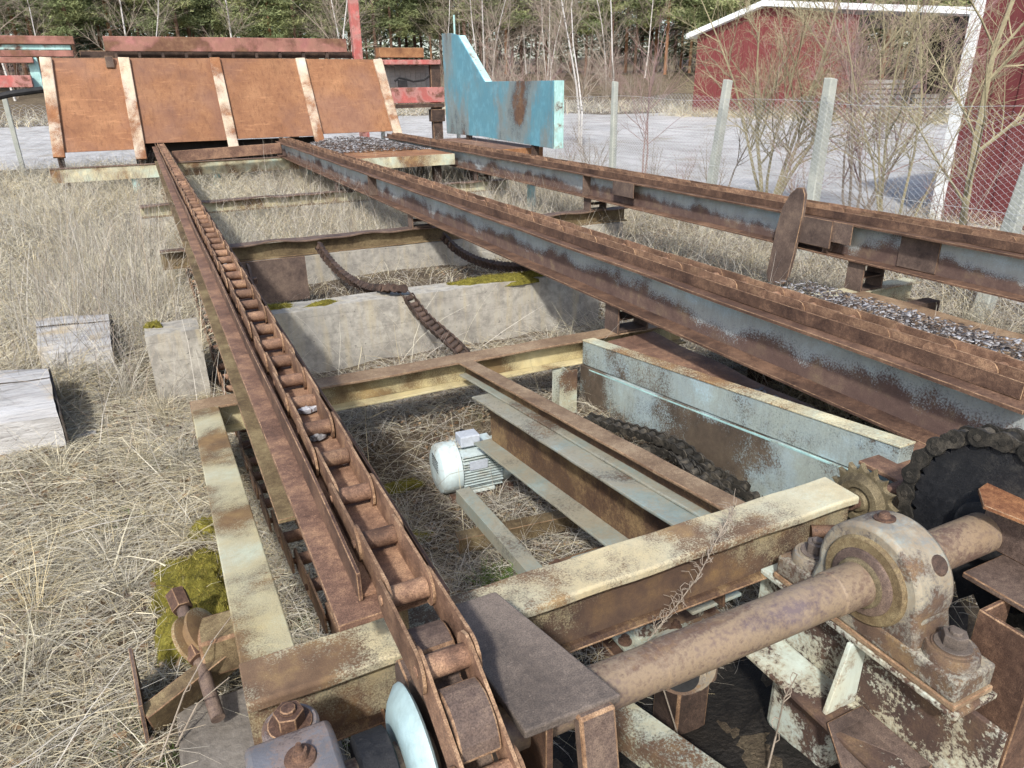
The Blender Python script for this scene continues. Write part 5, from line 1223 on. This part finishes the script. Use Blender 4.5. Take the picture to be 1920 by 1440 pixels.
# ================================================================== DRY GRASS
BLOCK = [(-.25, 3.2, 4.76, 5.14, .45), (.2, 5.15, 7.36, 7.8, .3), (-.25, .25, 1.2, 2.05, .05)]
def clear(x, y):
    ok = np.ones(len(x), bool)
    for (a, b, c, d, _) in BLOCK: ok &= ~((x > a) & (x < b) & (y > c) & (y < d))
    mossy = ((x + .10) / .17) ** 2 + ((y - 2.62) / .36) ** 2 < 1
    ok &= ~(mossy & (RNG.uniform(0, 1, len(x)) < .8))
    return ok & (x < fence_x(y) + .25)
def region(n, x0, x1, y0, y1, patch=.0, seed=1, sc=1.6):
    x = RNG.uniform(x0, x1, n); y = RNG.uniform(y0, y1, n); k = clear(x, y)
    if patch: k &= fbm(x, y, sc, seed) > RNG.normal(patch - 1, .5, n)
    x, y = x[k], y[k]; return x, y, terrain(x, y)
def verge(n, pts, spread, L, wd, tints):
    P_ = np.array(pts); u = RNG.uniform(0, len(P_) - 1.001, n); i = u.astype(int); f = (u - i)[:, None]; p = P_[i] * (1 - f) + P_[i + 1] * f + RNG.normal(0, spread, (n, 2)); return blades(p[:, 0], p[:, 1], np.zeros(n) + .004, RNG.uniform(L[0], L[1], n), RNG.uniform(.4, 1.4, n), RNG.uniform(wd[0], wd[1], n), tints, .5)
def mat_grass(n, box, L, lean, wd, patch=0, seed=1, curl=.5, tints=STRAW, flow=None):
    x, y, z = region(n, *box, patch=patch, seed=seed); m_ = len(x)
    az = None if flow is None else fbm(x, y, .9, 5) * 1.1 + flow + RNG.normal(0, .8, m_)
    return blades(x, y, z + RNG.uniform(0, .03, m_), RNG.uniform(L[0], L[1], m_), RNG.uniform(lean[0], lean[1], m_), RNG.uniform(wd[0], wd[1], m_), tints, curl, 3, az)
DEAD = np.array([(.36, .33, .285), (.45, .42, .365), (.28, .245, .21), (.52, .485, .42), (.36, .30, .225)])
LITTER = np.array([(.13, .085, .05), (.20, .13, .075), (.28, .20, .12), (.09, .065, .05), (.33, .26, .18)])
GREEN = np.array([(.10, .17, .035), (.14, .20, .05), (.08, .13, .03)])
gp = [mat_grass(70000, (-2.6, .3, 1.3, 5.2), (.06, .30), (.0, .36), (.0011, .0034)), mat_grass(9000, (-2.6, .2, 1.3, 5.2), (.03, .10), (.2, 1.2), (.001, .0025), .9, 41, .8, DEAD),
      mat_grass(30000, (-5, .3, 5.2, 9.5), (.15, .45), (.1, .8), (.003, .0065), flow=.4),
      mat_grass(26000, (-8, 2, 9.5, 16), (.25, .6), (.3, 1.2), (.005, .010)),
      mat_grass(34000, (.15, 3.3, 1.5, 4.9), (.06, .26), (.05, .7), (.0012, .0034), tints=np.concatenate([DEAD, STRAW])),
      mat_grass(24000, (.2, 6.6, 7.8, 11), (.2, .55), (.3, 1.3), (.003, .0065), tints=np.concatenate([DEAD, STRAW])), mat_grass(6500, (.2, 6.6, 5.3, 7.4), (.08, .25), (.2, 1.2), (.002, .005), tints=np.concatenate([DEAD, STRAW])), mat_grass(5000, (3.3, 6.6, 5.3, 7.4), (.2, .5), (.3, 1.3), (.003, .006), tints=np.concatenate([DEAD, STRAW])),
      mat_grass(22000, (2.4, 7, 1.2, 5.5), (.12, .4), (.1, 1.1), (.0025, .006), tints=np.concatenate([DEAD, STRAW])),
      mat_grass(16000, (1, 8.5, 11, 18), (.25, .7), (.4, 1.4), (.005, .011), tints=np.concatenate([DEAD, STRAW])),
      mat_grass(9000, (-9, 1, 16, 21), (.3, .6), (.5, 1.3), (.008, .014))]
def clumps(n, box, per, L, wd, tints, seed):
    r = np.random.default_rng(seed); cx = r.uniform(box[0], box[1], n); cy = r.uniform(box[2], box[3], n); k = clear(cx, cy); cx, cy = cx[k], cy[k]; out = []
    for x0, y0 in zip(cx, cy):
        m_ = int(per * r.uniform(.5, 1.5)); a = r.uniform(0, 6.28, m_); d = np.abs(r.normal(0, .05, m_)); x = x0 + d * np.cos(a); y = y0 + d * np.sin(a); base = tints[r.integers(0, len(tints))]
        out.append(blades(x, y, terrain(x, y), r.uniform(L[0], L[1], m_) * r.uniform(.6, 1.1), r.uniform(.45, 1.5, m_), r.uniform(wd[0], wd[1], m_), np.array([base, base * .8, base * 1.15]), .55, 3, a))
    return out
gp += clumps(170, (-4.5, .1, 5.0, 11), 70, (.25, .6), (.003, .006), STRAW, 51) + clumps(60, (-2.6, -.1, 1.9, 5.0), 60, (.12, .34), (.002, .0045), STRAW, 52) + clumps(110, (.3, 6.3, 7.9, 11), 60, (.3, .65), (.003, .006), STRAW, 53) + clumps(80, (2.9, 6.6, 1.8, 6), 60, (.2, .5), (.0025, .005), STRAW, 54) + clumps(40, (.3, 2.1, 2.2, 4.7), 50, (.12, .32), (.002, .004), DEAD, 55) + clumps(120, (-6, 8, 11, 17), 60, (.35, .7), (.005, .009), STRAW, 56)
stuff('dry_grass', gp, 'straw', 'matted pale straw-coloured dry grass covering the ground round the conveyor', 'dry grass')
tw = [mat_grass(1500, (-1.1, .02, 5.3, 10), (.4, .9), (1.0, 1.5), (.003, .006), .2, 28, .25, DEAD), mat_grass(900, (-.25, .35, 2.6, 3.3), (.05, .25), (.3, 1.2), (.0015, .003), 0, 29, .4, STRAW), mat_grass(5200, (-6, .1, 6.5, 15), (.5, 1.05), (1.05, 1.5), (.004, .008), .9, 21, .22, DEAD), mat_grass(1500, (-3, .15, 3.6, 7), (.3, .75), (.7, 1.45), (.003, .006), 1.0, 22, .3, DEAD),
      mat_grass(3600, (.3, 6.5, 7.9, 11), (.45, .95), (.9, 1.5), (.003, .007), .7, 23, .25, DEAD), mat_grass(500, (.3, 2.1, 2.9, 4.8), (.25, .7), (.5, 1.4), (.0025, .005), .8, 24, .35, np.concatenate([DEAD, STRAW])),
      mat_grass(1800, (2.9, 7.2, 2, 7), (.35, .8), (.8, 1.5), (.003, .006), .8, 25, .3, DEAD), mat_grass(1300, (2, 8.5, 11, 18), (.5, 1.1), (1, 1.5), (.006, .011), .8, 26, .25, DEAD), mat_grass(420, (-2.4, 0, 1.6, 4), (.12, .55), (.05, .8), (.004, .008), 0, 27, .35, np.concatenate([DEAD, STRAW]))]
tw += [verge(5000, [(6.5, 3), (7.4, 9), (8.9, 19)], .45, (.15, .55), (.004, .008), np.concatenate([DEAD, STRAW])), verge(5000, [(28.2, 36.5), (30.4, 26), (32.5, 17)], .7, (.3, .9), (.02, .04), STRAW), verge(3500, [(9.6, 7), (10.2, 3), (10.5, -1)], .3, (.15, .4), (.004, .008), STRAW), verge(9000, [(-30, 50), (0, 53), (22, 50), (34, 42)], 2.2, (.4, 1.2), (.03, .06), np.concatenate([DEAD, STRAW]))]
stuff('dry_stalks', tw, 'straw', 'upright grey-brown dead weed stalks among the dry grass', 'dead weeds')
lf = [mat_grass(9000, (-2.6, .2, 1.3, 5), (.015, .05), (-.1, .5), (.010, .03), .9, 31, .6, LITTER), mat_grass(9000, (.1, 3.2, 1.5, 4.9), (.015, .05), (-.1, .5), (.010, .028), 0, 32, .6, LITTER), mat_grass(5000, (2.6, 6, 1.5, 8), (.02, .06), (-.1, .6), (.015, .035), 0, 33, .6, LITTER)]
stuff('leaf_litter', lf, 'straw', 'brown dead leaves scattered over the ground between the beams', 'leaf litter')
def tuft(cx, cy, r, n, L): 
    a = RNG.uniform(0, 6.28, n); d = r * np.sqrt(RNG.uniform(0, 1, n)); x = cx + d * np.cos(a); y = cy + d * np.sin(a); return blades(x, y, terrain(x, y), RNG.uniform(L * .5, L, n), RNG.uniform(.5, 1.4, n), RNG.uniform(.003, .006, n), GREEN, .5)
gt = []
for (px_, py_, r, n, L) in ((930, 1045, .10, 260, .12), (955, 1075, .07, 120, .10), (560, 1165, .06, 60, .06), (250, 1380, .07, 40, .05), (330, 1420, .05, 40, .05), (200, 1390, .12, 50, .05), (220, 980, .12, 60, .05), (640, 1370, .06, 80, .07), (330, 870, .12, 50, .06)):
    p = PZ(px_, py_, 0.02); gt.append(tuft(p.x, p.y, r, n, L))
stuff('green_tufts', gt, 'straw', 'small fresh green grass tufts sprouting between the beams', 'grass')
# a curled dead weed against the near beam and a few long stalks that cross the machinery
def stalk(pts, r, lab, curls=0):
    g = MB(); g.tube(pts, [r * (1 - .6 * i / (len(pts) - 1)) for i in range(len(pts))], 5)
    for k in range(curls):
        f = random.uniform(.25, 1); i = min(int(f * (len(pts) - 1)), len(pts) - 2); b = Vector(pts[i]).lerp(Vector(pts[i + 1]), f * (len(pts) - 1) - i); a = random.uniform(0, 6.28); L = random.uniform(.012, .03); d = Vector((math.cos(a), math.sin(a) * .5, random.uniform(.1, .8))); e = d.orthogonal()
        g.tube([b, b + d * L, b + d * L * 1.5 + e * L * .6, b + d * L * 1.1 + e * L * 1.1], [r * .5, r * .4, r * .4, r * .3], 4)
    return solo('weed_stalk', g, 'twig_bark', lab, 'weed', tuple(pts[0]))
stalk([Vector((1.13, 1.23, .03)), PY(1215, 1200, 1.235), PY(1265, 1140, 1.235), PY(1310, 1080, 1.235), PY(1345, 1010, 1.24), PY(1380, 945, 1.25)], .0022, 'curled dead weed rising in front of the near beam', 75)
stalk([PZ(1440, 1440, .05), PY(1455, 1380, 1.05), PY(1470, 1310, 1.0), PY(1495, 1265, .97)], .0035, 'knobbly pale stalk in the dark gap under the drive shaft', 6)
stalk([PZ(330, 1400, .04), PZ(370, 1320, .12), PZ(430, 1270, .30)], .0035, 'long pale straw stalk leaning on the dirty concrete slab', 2)
stalk([PZ(300, 1425, .04), PZ(345, 1300, .16), PZ(400, 1200, .25), PZ(445, 1140, .30)], .003, 'tall bent straw stalk beside the chain tensioner', 2)
